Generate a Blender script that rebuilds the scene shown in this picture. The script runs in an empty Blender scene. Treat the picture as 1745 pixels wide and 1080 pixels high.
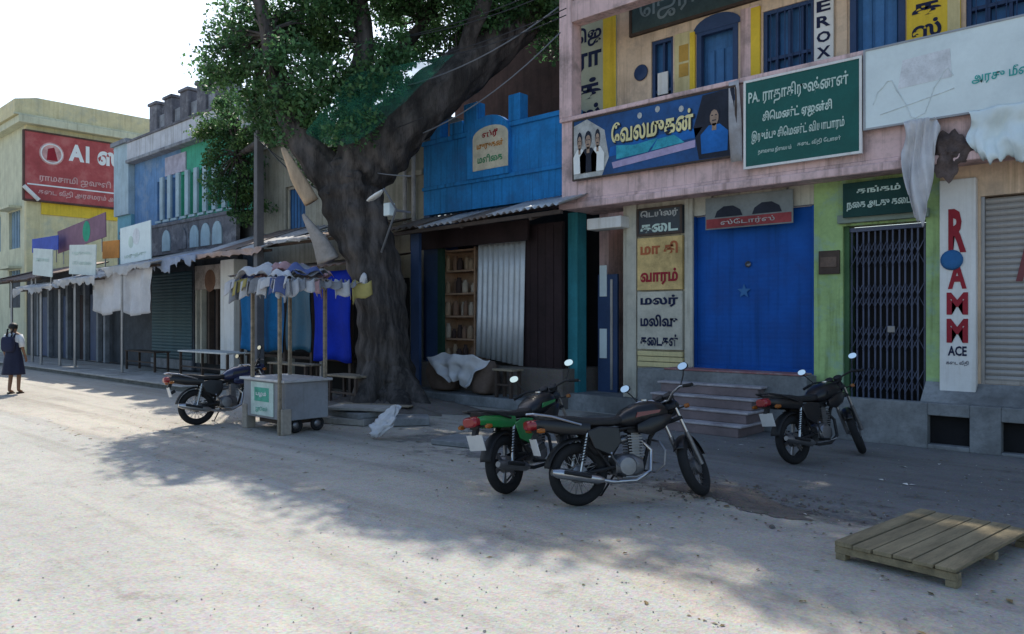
import bpy, bmesh, math, random
import numpy as np
from mathutils import Vector, Matrix, noise as mnoise
rnd = random.Random(7)
SC = bpy.context.scene
C = SC.collection
R = math.radians

# ------------------------------------------------------------------ camera
# world frame: x runs along the street (right +), y points from the road into the buildings, facades stand at y = 0
TH = R(42.46)
CAMY, CAMZ, FPX, CX, HY = -11.49, 1.70, 1300.0, 872.5, 543.0
cam = bpy.data.cameras.new('camera')
cam.sensor_width = 36.0
cam.lens = FPX / 1745.0 * 36.0
cam.shift_y = (HY - 540.0) / 1745.0
cam.clip_end = 2000.0
camo = bpy.data.objects.new('camera', cam)
C.objects.link(camo)
camo.location = (0.0, CAMY, CAMZ)
camo.rotation_euler = (R(90), 0, TH)
SC.camera = camo

# ------------------------------------------------------------------ sky, sun, exposure
SHX, SHY = 0.76, -0.52                       # shadow shift per metre of height
sun_el = math.atan(1.0 / math.hypot(SHX, SHY))
sun_az = math.atan2(-SHX, -SHY)              # clockwise from +y
world = bpy.data.worlds.new('World')
SC.world = world
world.use_nodes = True
nt = world.node_tree
bg = nt.nodes['Background']
sky = nt.nodes.new('ShaderNodeTexSky')
sky.sky_type = 'NISHITA'
sky.sun_disc = False
sky.sun_elevation = sun_el
sky.sun_rotation = sun_az
sky.air_density = 1.2
sky.dust_density = 1.6
sky.ozone_density = 2.6
nt.links.new(sky.outputs['Color'], bg.inputs['Color'])
bg.inputs['Strength'].default_value = 0.15
sd = bpy.data.lights.new('sun', 'SUN')
sd.energy = 4.0
sd.angle = R(0.6)
sd.color = (1.0, 0.93, 0.81)
so = bpy.data.objects.new('sun', sd)
C.objects.link(so)
so.rotation_euler = Vector((SHX, SHY, -1.0)).to_track_quat('-Z', 'Y').to_euler()
so.location = (-20, 20, 30)
SC.view_settings.view_transform = 'Standard'
SC.view_settings.look = 'None'
SC.view_settings.gamma = 1.0
SC.view_settings.exposure = 0.52
SC.view_settings.use_curve_mapping = False
SC.cycles.max_bounces = 6
SC.cycles.transparent_max_bounces = 6
SC.cycles.use_denoising = True

# ------------------------------------------------------------------ measuring helpers
CT, ST = math.cos(TH), math.sin(TH)
def ray(px):
    return (-ST*FPX + (px-CX)*CT, CT*FPX + (px-CX)*ST)
def X(px, y):                                 # world x of a sight line on the plane y
    dx, dy = ray(px)
    return dx*(y-CAMY)/dy
def Zh(px, py, y):                            # height of a sight line on the plane y
    dx, dy = ray(px)
    return CAMZ + (HY-py)*(y-CAMY)/dy
def P(px, py, y):
    return Vector((X(px, y), y, Zh(px, py, y)))
def PX(px, py, x):                            # on the plane x
    dx, dy = ray(px)
    s = x/dx
    return Vector((x, CAMY+dy*s, CAMZ+(HY-py)*s))
def G(px, py, z=0.0):                         # on the ground
    s = (CAMZ-z)/(py-HY)
    dx, dy = ray(px)
    return Vector((dx*s, CAMY+dy*s, z))
def PZ(px, py, d):                            # at depth d
    s = d/FPX
    dx, dy = ray(px)
    return Vector((dx*s, CAMY+dy*s, CAMZ+(HY-py)*s))

# ------------------------------------------------------------------ materials
MATS = {}
def mat(name, col, rough=0.8, var=0.18, scale=2.0, bump=0.15, bscale=30.0, metal=0.0, streak=0.0,
        stain=None, stain_amt=0.0, stain_scale=1.2, spec=0.3, trans=0.0, stretch=(1, 1, 1), island=0.0, coat=0.0):
    if name in MATS:
        return MATS[name]
    m = bpy.data.materials.new(name)
    m.use_nodes = True
    t = m.node_tree
    N, L = t.nodes, t.links
    b = N['Principled BSDF']
    tc = N.new('ShaderNodeTexCoord')
    mp = N.new('ShaderNodeMapping')
    mp.inputs['Scale'].default_value = stretch
    L.new(tc.outputs['Object'], mp.inputs['Vector'])
    def noise(s, det=5, rg=0.6, vec=None):
        n = N.new('ShaderNodeTexNoise')
        n.inputs['Scale'].default_value = s
        n.inputs['Detail'].default_value = det
        n.inputs['Roughness'].default_value = rg
        L.new((vec or mp).outputs['Vector'], n.inputs['Vector'])
        return n
    def mixc(a, bb, f, mode='MIX'):
        x = N.new('ShaderNodeMix')
        x.data_type = 'RGBA'
        x.blend_type = mode
        for sock, v in ((x.inputs[6], a), (x.inputs[7], bb)):
            if isinstance(v, tuple): sock.default_value = v
            else: L.new(v, sock)
        if isinstance(f, float): x.inputs[0].default_value = f
        else: L.new(f, x.inputs[0])
        return x.outputs[2]
    def ramp(n, lo, hi):
        r = N.new('ShaderNodeMapRange')
        r.inputs[1].default_value = lo
        r.inputs[2].default_value = hi
        L.new(n.outputs[0], r.inputs[0])
        return r.outputs[0]
    c3 = tuple(col)
    dk = tuple(max(0, v*(1-var)) for v in c3) + (1,)
    lt = tuple(min(1, v*(1+var)) for v in c3) + (1,)
    n1 = noise(scale)
    c = mixc(dk, lt, ramp(n1, 0.3, 0.7))
    n2 = noise(scale*9, 4)
    g = 1-var*0.7
    c = mixc(c, (g, g, g, 1), ramp(n2, 0.45, 0.75), 'MULTIPLY')
    if streak:
        mp2 = N.new('ShaderNodeMapping')
        mp2.inputs['Scale'].default_value = (7, 7, 0.35)
        L.new(tc.outputs['Object'], mp2.inputs['Vector'])
        n3 = noise(1.3, 5, 0.65, mp2)
        k = 1-streak
        c = mixc(c, (k*0.98, k*0.95, k*0.9, 1), ramp(n3, 0.5, 0.72), 'MULTIPLY')
    if stain:
        n4 = noise(stain_scale, 7, 0.68)
        f = N.new('ShaderNodeMath'); f.operation = 'MULTIPLY'
        f.inputs[1].default_value = stain_amt
        L.new(ramp(n4, 0.5, 0.66), f.inputs[0])
        c = mixc(c, tuple(stain)+(1,), f.outputs[0])
    if island:
        gi = N.new('ShaderNodeNewGeometry')
        r = N.new('ShaderNodeMapRange')
        r.inputs[3].default_value = 1-island
        r.inputs[4].default_value = 1+island
        L.new(gi.outputs['Random Per Island'], r.inputs[0])
        mm = N.new('ShaderNodeVectorMath'); mm.operation = 'SCALE'
        L.new(c, mm.inputs[0]); L.new(r.outputs[0], mm.inputs['Scale'])
        c = mm.outputs[0]
    L.new(c, b.inputs['Base Color'])
    b.inputs['Roughness'].default_value = rough
    b.inputs['Metallic'].default_value = metal
    b.inputs['Specular IOR Level'].default_value = spec
    if coat:
        b.inputs['Coat Weight'].default_value = coat
        b.inputs['Coat Roughness'].default_value = 0.15
    if bump:
        nb = noise(bscale, 6, 0.65)
        bp = N.new('ShaderNodeBump')
        bp.inputs['Strength'].default_value = bump
        bp.inputs['Distance'].default_value = 0.02
        L.new(nb.outputs[0], bp.inputs['Height'])
        L.new(bp.outputs[0], b.inputs['Normal'])
    if trans:
        tr = N.new('ShaderNodeBsdfTranslucent')
        L.new(c, tr.inputs['Color'])
        mx = N.new('ShaderNodeMixShader')
        mx.inputs[0].default_value = trans
        L.new(b.outputs[0], mx.inputs[1]); L.new(tr.outputs[0], mx.inputs[2])
        L.new(mx.outputs[0], N['Material Output'].inputs['Surface'])
    MATS[name] = m
    return m

# ------------------------------------------------------------------ mesh helpers
def tam(s):                                   # Tamil letters in the order they are drawn
    out = []
    for ch in s:
        if ch in 'ெேை' and out:
            out.insert(len(out)-1, ch)
        elif ch == 'ொ' and out:
            out.insert(len(out)-1, 'ெ'); out.append('ா')
        elif ch == 'ோ' and out:
            out.insert(len(out)-1, 'ே'); out.append('ா')
        else:
            out.append(ch)
    return ''.join(out)

class MB:
    def __init__(s, tf=None):
        s.v, s.f, s.tf = [], [], tf
    def add(s, vs, fs):
        n = len(s.v)
        s.v += [tuple(s.tf(Vector(p))) if s.tf else tuple(p) for p in vs]
        s.f += [tuple(i+n for i in f) for f in fs]
        return s
    def box(s, x0, x1, y0, y1, z0, z1, m=None):
        vs = [Vector((x, y, z)) for x in (x0, x1) for y in (y0, y1) for z in (z0, z1)]
        if m is not None: vs = [m @ p for p in vs]
        return s.add(vs, [(0, 1, 3, 2), (4, 6, 7, 5), (0, 4, 5, 1), (2, 3, 7, 6), (0, 2, 6, 4), (1, 5, 7, 3)])
    def hexa(s, lo, hi):                      # four lower points, four upper points
        return s.add(list(lo)+list(hi), [(3, 2, 1, 0), (4, 5, 6, 7), (0, 1, 5, 4), (1, 2, 6, 5), (2, 3, 7, 6), (3, 0, 4, 7)])
    def beam(s, a, b, w, h=None, up=(0, 0, 1)):
        a, b = Vector(a), Vector(b); h = h or w
        d = (b-a).normalized(); u = Vector(up)
        if abs(d.dot(u)) > 0.98: u = Vector((0, 1, 0))
        sx = d.cross(u).normalized(); u = sx.cross(d).normalized()
        q = [sx*w/2*i + u*h/2*j for i, j in ((-1, -1), (1, -1), (1, 1), (-1, 1))]
        return s.hexa([a+k for k in q], [b+k for k in q])
    def tube(s, pts, rs, n=8, caps=True):
        pts = [Vector(p) for p in pts]
        if not isinstance(rs, (list, tuple)): rs = [rs]*len(pts)
        vs, fs = [], []
        u = None
        for i, p in enumerate(pts):
            d = (pts[min(i+1, len(pts)-1)]-pts[max(i-1, 0)])
            d = d.normalized() if d.length > 1e-9 else Vector((0, 0, 1))
            if u is None:
                u = d.orthogonal().normalized()
            else:
                u = (u-d*u.dot(d))
                u = u.normalized() if u.length > 1e-6 else d.orthogonal().normalized()
            w = d.cross(u)
            for k in range(n):
                a = 2*math.pi*k/n
                vs.append(p+(u*math.cos(a)+w*math.sin(a))*rs[i])
        for i in range(len(pts)-1):
            for k in range(n):
                fs.append((i*n+k, i*n+(k+1) % n, (i+1)*n+(k+1) % n, (i+1)*n+k))
        if caps:
            fs.append(tuple(range(n-1, -1, -1)))
            fs.append(tuple((len(pts)-1)*n+k for k in range(n)))
        return s.add(vs, fs)
    def lathe(s, prof, o=(0, 0, 0), ax=(0, 0, 1), n=20, caps=True):   # prof: (radius, along)
        o, ax = Vector(o), Vector(ax).normalized()
        u = ax.orthogonal().normalized(); w = ax.cross(u)
        vs, fs = [], []
        for r, h in prof:
            for k in range(n):
                a = 2*math.pi*k/n
                vs.append(o+ax*h+(u*math.cos(a)+w*math.sin(a))*r)
        for i in range(len(prof)-1):
            for k in range(n):
                fs.append((i*n+k, i*n+(k+1) % n, (i+1)*n+(k+1) % n, (i+1)*n+k))
        if caps:
            fs.append(tuple(range(n-1, -1, -1)))
            fs.append(tuple((len(prof)-1)*n+k for k in range(n)))
        return s.add(vs, fs)
    def ring(s, R0, r, o, ax, n=28, m=8, sq=1.0):                       # torus
        o, ax = Vector(o), Vector(ax).normalized()
        u = ax.orthogonal().normalized(); w = ax.cross(u)
        vs, fs = [], []
        for i in range(n):
            a = 2*math.pi*i/n
            d = u*math.cos(a)+w*math.sin(a)
            for k in range(m):
                b = 2*math.pi*k/m
                vs.append(o+d*(R0+r*math.cos(b))+ax*r*sq*math.sin(b))
        for i in range(n):
            for k in range(m):
                fs.append((i*m+k, ((i+1) % n)*m+k, ((i+1) % n)*m+(k+1) % m, i*m+(k+1) % m))
        return s.add(vs, fs)
    def loft(s, secs, n=16, e=2.6):           # secs: (x, y, z, half width y, half height z[, exponent])
        vs, fs = [], []
        for q in secs:
            x, y, z, a, b = q[:5]
            ee = q[5] if len(q) > 5 else e
            for k in range(n):
                t = 2*math.pi*k/n
                cx_, sx_ = math.cos(t), math.sin(t)
                vs.append((x, y+a*math.copysign(abs(cx_)**(2/ee), cx_), z+b*math.copysign(abs(sx_)**(2/ee), sx_)))
        for i in range(len(secs)-1):
            for k in range(n):
                fs.append((i*n+k, i*n+(k+1) % n, (i+1)*n+(k+1) % n, (i+1)*n+k))
        fs.append(tuple(range(n-1, -1, -1)))
        fs.append(tuple((len(secs)-1)*n+k for k in range(n)))
        return s.add(vs, fs)
    def prism(s, poly, dvec):                 # polygon points in 3d, pushed along dvec
        n = len(poly)
        d = Vector(dvec)
        a = [Vector(p) for p in poly]
        fs = [tuple(range(n-1, -1, -1)), tuple(range(n, 2*n))]
        fs += [(i, (i+1) % n, n+(i+1) % n, n+i) for i in range(n)]
        return s.add(a+[p+d for p in a], fs)
    def sheet(s, fn, nu, nv, th=0.0):         # grid surface fn(u, v) with u, v in 0..1
        vs = [Vector(fn(i/nu, j/nv)) for i in range(nu+1) for j in range(nv+1)]
        k = nv+1
        fs = [(i*k+j, (i+1)*k+j, (i+1)*k+j+1, i*k+j+1) for i in range(nu) for j in range(nv)]
        return s.add(vs, fs)
    def text(s, body, o, w, h, right=(1, 0, 0), up=(0, 0, 1), depth=0.006, bold=0.0, stack=False):
        cu = bpy.data.curves.new('text', 'FONT')
        cu.body = tam(body)
        cu.resolution_u = 2
        cu.offset = bold
        ob = bpy.data.objects.new('text', cu)
        me = ob.to_mesh()
        if len(me.vertices):
            co = np.array([v.co[:] for v in me.vertices])
            lo, hi = co.min(0), co.max(0)
            r, u = Vector(right).normalized(), Vector(up).normalized()
            nrm = r.cross(u)
            cxy = (lo+hi)/2
            sx = w/max(hi[0]-lo[0], 1e-6); sy = h/max(hi[1]-lo[1], 1e-6)
            o = Vector(o)
            vs = [o+r*float((p[0]-cxy[0])*sx)+u*float((p[1]-cxy[1])*sy)+nrm*depth for p in co]
            s.add(vs, [tuple(p.vertices) for p in me.polygons])
        ob.to_mesh_clear()
        bpy.data.objects.remove(ob)
        bpy.data.curves.remove(cu)
        return s
    def build(s, name, m, parent=None, smooth=False, bev=0.0, local=False, solid=0.0, label=None):
        me = bpy.data.meshes.new(name)
        me.from_pydata(s.v, [], s.f)
        me.materials.append(m)
        if smooth:
            me.polygons.foreach_set('use_smooth', [True]*len(me.polygons))
        me.update()
        o = bpy.data.objects.new(name, me)
        C.objects.link(o)
        if parent is not None:
            o.parent = parent
            if not local:
                w = Vector((0, 0, 0)); q = parent
                while q is not None:
                    w += Vector(q.location); q = q.parent
                o.location = -w
        if solid:
            md = o.modifiers.new('solid', 'SOLIDIFY'); md.thickness = solid; md.offset = 0
        if bev:
            md = o.modifiers.new('bevel', 'BEVEL'); md.width = bev; md.segments = 2; md.limit_method = 'ANGLE'
        if label: o['label'] = label
        return o

def autosmooth(o, deg=40):
    me = o.data
    me.polygons.foreach_set('use_smooth', [True]*len(me.polygons))
    me.set_sharp_from_angle(angle=R(deg))
    return o

def thing(name, label, cat, loc=(0, 0, 0), rot=None, group=None):
    o = bpy.data.objects.new(name, None)
    C.objects.link(o)
    o.empty_display_size = 0.2
    o.location = loc
    if rot: o.rotation_euler = rot
    return tag(o, label, cat, group)
def tag(o, label, cat, group=None):
    o['label'] = label; o['category'] = cat
    if group: o['group'] = group
    return o
def struct(o):
    o['kind'] = 'structure'
    return o

def wall(mb, x0, x1, z0, z1, y0, y1, holes=()):     # a wall in the xz plane with rectangular openings
    xs = sorted(set([x0, x1]+[min(max(h[i], x0), x1) for h in holes for i in (0, 1)]))
    for a, b in zip(xs, xs[1:]):
        if b-a < 1e-4: continue
        hs = sorted([h for h in holes if h[0] <= a+1e-5 and h[1] >= b-1e-5], key=lambda h: h[2])
        z = z0
        for h in hs:
            if h[2] > z+1e-4: mb.box(a, b, y0, y1, z, h[2])
            z = max(z, h[3])
        if z < z1-1e-4: mb.box(a, b, y0, y1, z, z1)
    return mb
def wallx(mb, y0, y1, z0, z1, x0, x1, holes=()):
    t = MB()
    wall(t, y0, y1, z0, z1, x0, x1, holes)
    mb.add([(p[1], p[0], p[2]) for p in t.v], [tuple(reversed(f)) for f in t.f])
    return mb

def corrugated(name, m, p00, p10, p01, p11, waves, amp, nrm, parent=None, label=None, th=0.0, sag=0.0, nv=3, jag=0.0):
    p00, p10, p01, p11, nrm = [Vector(q) for q in (p00, p10, p01, p11, nrm)]
    def fn(u, v):
        p = (p00*(1-u)+p10*u)*(1-v)+(p01*(1-u)+p11*u)*v
        k = nrm*(amp*math.cos(2*math.pi*waves*u)) - Vector((0, 0, sag*4*u*(1-u)*v))
        return p+k
    b = MB().sheet(fn, int(waves*6), nv)
    return b.build(name, m, parent, smooth=True, solid=th, label=label)
# ------------------------------------------------------------------ the palette
m_pink = mat('pink_paint', (0.70, 0.50, 0.49), var=0.16, streak=0.5, stain=(0.20, 0.16, 0.15), stain_amt=0.7, stain_scale=1.6)
m_pinkwall = mat('pale_pink_paint', (0.70, 0.53, 0.38), var=0.15, streak=0.4, stain=(0.34, 0.27, 0.22), stain_amt=0.6, stain_scale=1.8)
m_yellow = mat('yellow_paint', (0.74, 0.52, 0.05), var=0.12, streak=0.2)
m_paleyel = mat('pale_yellow_paint', (0.6, 0.52, 0.28), var=0.12, streak=0.2)
m_bluepaint = mat('blue_enamel', (0.008, 0.085, 0.36), rough=0.6, var=0.12, bump=0.05, spec=0.15, streak=0.25, stain=(0.012, 0.06, 0.24), stain_amt=0.7)
m_bluewood = mat('blue_door_paint', (0.05, 0.16, 0.36), rough=0.6, var=0.2, streak=0.25)
m_darkblue = mat('dark_blue_frame', (0.03, 0.06, 0.14), rough=0.6)
m_limewall = mat('lime_green_wash', (0.33, 0.48, 0.20), var=0.22, streak=0.45, stain=(0.26, 0.40, 0.34), stain_amt=0.9, stain_scale=2.2)
m_green = mat('green_sign_paint', (0.006, 0.095, 0.08), rough=0.5, var=0.15)
m_white = mat('white_paint', (0.72, 0.72, 0.70), var=0.08, streak=0.15)
m_whitesign = mat('white_flex_sheet', (0.66, 0.75, 0.76), rough=0.55, var=0.06, bump=0.03, stain=(0.5, 0.58, 0.6), stain_amt=0.5)
m_cloth = mat('white_cloth', (0.72, 0.72, 0.74), var=0.1, bump=0.2, trans=0.3, stain=(0.5, 0.48, 0.45), stain_amt=0.4)
m_cream = mat('cream_paint', (0.50, 0.48, 0.40), var=0.15, streak=0.45, stain=(0.25, 0.23, 0.2), stain_amt=0.6)
m_conc = mat('worn_concrete', (0.34, 0.33, 0.31), var=0.2, bump=0.4, streak=0.15, stain=(0.17, 0.16, 0.15), stain_amt=0.6)
m_plinth = mat('plinth_plaster', (0.22, 0.23, 0.235), var=0.35, bump=0.4, stain=(0.1, 0.1, 0.1), stain_amt=0.6)
m_step = mat('step_stone', (0.20, 0.155, 0.155), var=0.2, bump=0.35, stain=(0.16, 0.13, 0.13), stain_amt=0.7, stain_scale=3)
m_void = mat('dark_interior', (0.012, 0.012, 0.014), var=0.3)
m_shutter = mat('galvanised_shutter', (0.36, 0.34, 0.32), rough=0.5, metal=0.3, var=0.12, streak=0.25)
m_gate = mat('gate_steel', (0.085, 0.10, 0.155), rough=0.5, metal=0.3, var=0.25)
m_brownwall = mat('brown_plaster', (0.10, 0.055, 0.045), var=0.3, streak=0.3)
m_oxide = mat('oxide_door', (0.028, 0.016, 0.018), var=0.3, streak=0.2)
m_bnblue = mat('bright_blue_wash', (0.02, 0.22, 0.55), var=0.2, streak=0.5, stain=(0.03, 0.12, 0.3), stain_amt=0.6)
m_galv = mat('corrugated_zinc', (0.52, 0.55, 0.58), rough=0.45, metal=0.35, var=0.12, streak=0.25)
m_rust = mat('rusty_sheet', (0.20, 0.16, 0.14), rough=0.75, var=0.35, metal=0.2, stain=(0.2, 0.09, 0.05), stain_amt=0.7)
m_greysheet = mat('grey_roof_sheet', (0.42, 0.42, 0.44), rough=0.7, var=0.25, stain=(0.2, 0.17, 0.15), stain_amt=0.6)
m_tile = mat('clay_tile', (0.32, 0.17, 0.13), var=0.3)
m_wood = mat('weathered_wood', (0.26, 0.21, 0.15), var=0.35, stretch=(1, 6, 6), bump=0.3)
m_darkwood = mat('dark_wood', (0.07, 0.05, 0.04), var=0.3)
m_bark = mat('bark', (0.062, 0.055, 0.052), rough=0.95, var=0.5, scale=2.2, bump=1.0, bscale=14, stretch=(1.8, 1.8, 0.4), spec=0.1, stain=(0.15, 0.13, 0.12), stain_amt=0.7, stain_scale=1.1)
m_freshwood = mat('broken_wood', (0.5, 0.36, 0.24), var=0.25, stretch=(3, 3, 0.6))
m_leaf = mat('leaf_green', (0.085, 0.19, 0.075), rough=0.5, var=0.45, scale=0.7, bump=0, trans=0.5, island=0.55, spec=0.4, stain=(0.13, 0.2, 0.05), stain_amt=0.7, stain_scale=0.9)
m_pole = mat('cement_pole', (0.13, 0.13, 0.14), var=0.2, bump=0.3)
m_steel = mat('bare_steel', (0.30, 0.30, 0.31), rough=0.4, metal=0.7, var=0.15)
m_wire = mat('wire', (0.035, 0.035, 0.04), rough=0.6, var=0.1, bump=0)
m_paleWire = mat('grey_cable', (0.16, 0.17, 0.19), rough=0.6, var=0.1, bump=0)
m_chrome = mat('chrome', (0.45, 0.45, 0.46), rough=0.28, metal=1.0, var=0.05, bump=0)
m_rubber = mat('tyre_rubber', (0.018, 0.018, 0.019), rough=0.85, var=0.25, bump=0.3, bscale=60)
m_black = mat('black_gloss', (0.009, 0.009, 0.011), rough=0.35, var=0.3, scale=8, bump=0, coat=0.15, spec=0.35)
m_blackmatt = mat('black_matt', (0.02, 0.02, 0.022), rough=0.6, var=0.2, bump=0.1)
m_seat = mat('seat_vinyl', (0.022, 0.021, 0.022), rough=0.55, var=0.2, bump=0.15, bscale=80)
m_alu = mat('cast_alloy', (0.22, 0.22, 0.23), rough=0.42, metal=0.8, var=0.2)
m_redlens = mat('red_lens', (0.26, 0.012, 0.018), rough=0.2, var=0.1, bump=0, spec=0.6)
m_amber = mat('amber_lens', (0.28, 0.09, 0.015), rough=0.2, var=0.1, bump=0)
m_glass = mat('lamp_glass', (0.75, 0.78, 0.8), rough=0.08, var=0.03, bump=0, spec=0.8)
m_mirror = mat('mirror_glass', (0.7, 0.72, 0.75), rough=0.08, metal=1.0, var=0.02, bump=0)
m_bikegreen = mat('green_bike_paint', (0.02, 0.20, 0.05), rough=0.25, var=0.08, bump=0, coat=0.6)
m_bikered = mat('dark_red_bike_paint', (0.16, 0.012, 0.015), rough=0.25, var=0.1, bump=0, coat=0.6)
m_bikeblue = mat('navy_bike_paint', (0.02, 0.025, 0.07), rough=0.25, var=0.1, bump=0, coat=0.6)
m_plate = mat('number_plate_white', (0.55, 0.55, 0.54), rough=0.5, var=0.08, bump=0)
m_navy = mat('navy_lettering', (0.012, 0.018, 0.055), var=0.1, bump=0)
m_red = mat('red_lettering', (0.30, 0.022, 0.035), var=0.15, bump=0)
m_whitelet = mat('white_lettering', (0.78, 0.80, 0.78), var=0.06, bump=0)
m_tarpblue = mat('deep_blue_tarp', (0.004, 0.022, 0.30), rough=0.75, var=0.2, bump=0.2, bscale=12, spec=0.1)
m_tarpteal = mat('teal_blue_tarp', (0.012, 0.11, 0.26), rough=0.75, var=0.25, bump=0.2, bscale=12, spec=0.1)
m_sack = mat('jute_sack', (0.14, 0.10, 0.08), rough=0.95, var=0.3, bump=0.5, bscale=60)
m_greypanel = mat('grey_painted_steel', (0.26, 0.27, 0.29), rough=0.55, var=0.15, streak=0.2, stain=(0.15, 0.12, 0.1), stain_amt=0.4)
m_skin = mat('skin', (0.22, 0.12, 0.075), rough=0.6, var=0.08, bump=0.05)
m_hair = mat('black_hair', (0.01, 0.009, 0.009), rough=0.5, var=0.2, stretch=(6, 6, 0.5), bump=0.4)

# the ground: dusty worn tar with stone showing through, stains of its own
def ground_material(name, base, dust, tar, k_dust, k_tar, worn_edge=None):
    m = bpy.data.materials.new(name); m.use_nodes = True
    t = m.node_tree; N, L = t.nodes, t.links
    b = N['Principled BSDF']
    tc = N.new('ShaderNodeTexCoord')
    def noise(s, det=6, rg=0.62, st=None):
        n = N.new('ShaderNodeTexNoise')
        n.inputs['Scale'].default_value = s; n.inputs['Detail'].default_value = det; n.inputs['Roughness'].default_value = rg
        if st:
            mp = N.new('ShaderNodeMapping'); mp.inputs['Scale'].default_value = st
            L.new(tc.outputs['Object'], mp.inputs['Vector']); L.new(mp.outputs[0], n.inputs['Vector'])
        else:
            L.new(tc.outputs['Object'], n.inputs['Vector'])
        return n.outputs[0]
    def rng(v, a, bb, c=0.0, d=1.0):
        r = N.new('ShaderNodeMapRange')
        for i, q in ((1, a), (2, bb), (3, c), (4, d)): r.inputs[i].default_value = q
        L.new(v, r.inputs[0]); return r.outputs[0]
    def mix(a, bb, f, mode='MIX'):
        x = N.new('ShaderNodeMix'); x.data_type = 'RGBA'; x.blend_type = mode
        for sk, v in ((x.inputs[6], a), (x.inputs[7], bb)):
            if isinstance(v, tuple): sk.default_value = v+(1,)
            else: L.new(v, sk)
        if isinstance(f, float): x.inputs[0].default_value = f
        else: L.new(f, x.inputs[0])
        return x.outputs[2]
    c = mix(base, dust, rng(noise(0.35, 8, 0.6, (0.5, 1.3, 1)), 0.4, 0.62, 0.0, k_dust))
    c = mix(c, tar, rng(noise(0.8, 8, 0.7, (0.6, 1.2, 1)), 0.55, 0.72, 0.0, k_tar))
    st = N.new('ShaderNodeTexVoronoi'); st.inputs['Scale'].default_value = 55.0
    L.new(tc.outputs['Object'], st.inputs['Vector'])
    c = mix(c, st.outputs['Color'], 0.12, 'OVERLAY')
    c = mix(c, (0.62, 0.6, 0.58), rng(noise(28, 3), 0.52, 0.75, 0.0, 0.45), 'MULTIPLY')
    c = mix(c, (0.75, 0.72, 0.7), rng(noise(4.5, 5), 0.5, 0.7, 0.0, 0.5), 'MULTIPLY')
    c = mix(c, (0.80, 0.79, 0.78), rng(noise(1.0, 6, 0.6, (0.07, 2.2, 1)), 0.5, 0.62, 0.0, 0.75), 'MULTIPLY')
    c = mix(c, (1.22, 1.2, 1.16), rng(noise(1.0, 6, 0.6, (0.1, 1.3, 3)), 0.52, 0.68, 0.0, 0.6), 'MULTIPLY')
    c = mix(c, (0.6, 0.57, 0.55), rng(noise(1.6, 9, 0.75), 0.58, 0.64, 0.0, 0.5), 'MULTIPLY')
    L.new(c, b.inputs['Base Color'])
    b.inputs['Roughness'].default_value = 0.92
    b.inputs['Specular IOR Level'].default_value = 0.2
    ad = N.new('ShaderNodeMath'); ad.operation = 'ADD'
    L.new(rng(noise(18, 6, 0.7), 0, 1, 0, 1.0), ad.inputs[0]); L.new(rng(st.outputs['Distance'], 0, 1, 0, 0.5), ad.inputs[1])
    bp = N.new('ShaderNodeBump'); bp.inputs['Strength'].default_value = 0.45; bp.inputs['Distance'].default_value = 0.02
    L.new(ad.outputs[0], bp.inputs['Height']); L.new(bp.outputs[0], b.inputs['Normal'])
    if worn_edge is not None:                        # the surface is worn away in ragged patches towards its edge
        sx = N.new('ShaderNodeSeparateXYZ'); L.new(tc.outputs['Object'], sx.inputs[0])
        wob_ = rng(noise(0.9, 9, 0.66), 0.25, 0.75, -1.1, 1.1)
        sm = N.new('ShaderNodeMath'); sm.operation = 'ADD'; L.new(sx.outputs[1], sm.inputs[0]); L.new(wob_, sm.inputs[1])
        fy = rng(sm.outputs[0], worn_edge-0.25, worn_edge+0.35)
        sm2 = N.new('ShaderNodeMath'); sm2.operation = 'ADD'; L.new(sx.outputs[0], sm2.inputs[0]); L.new(wob_, sm2.inputs[1])
        fx = rng(sm2.outputs[0], -8.6, -7.4)
        mu = N.new('ShaderNodeMath'); mu.operation = 'MULTIPLY'; L.new(fy, mu.inputs[0]); L.new(fx, mu.inputs[1])
        tp = N.new('ShaderNodeBsdfTransparent'); ms = N.new('ShaderNodeMixShader')
        L.new(mu.outputs[0], ms.inputs[0]); L.new(tp.outputs[0], ms.inputs[1]); L.new(b.outputs[0], ms.inputs[2])
        L.new(ms.outputs[0], N['Material Output'].inputs['Surface'])
    return m
m_ground = ground_material('dusty_earth', (0.37, 0.345, 0.30), (0.46, 0.43, 0.375), (0.21, 0.195, 0.175), 0.9, 0.6)
m_road = ground_material('worn_tar_road', (0.365, 0.36, 0.335), (0.44, 0.43, 0.40), (0.245, 0.24, 0.235), 0.8, 0.55)
m_soil = ground_material('dark_soil', (0.15, 0.13, 0.115), (0.2, 0.175, 0.15), (0.09, 0.08, 0.07), 0.6, 0.8)
m_apron = ground_material('trodden_dark_tar', (0.17, 0.17, 0.168), (0.25, 0.24, 0.225), (0.10, 0.10, 0.10), 0.8, 0.8, -4.7)
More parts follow.
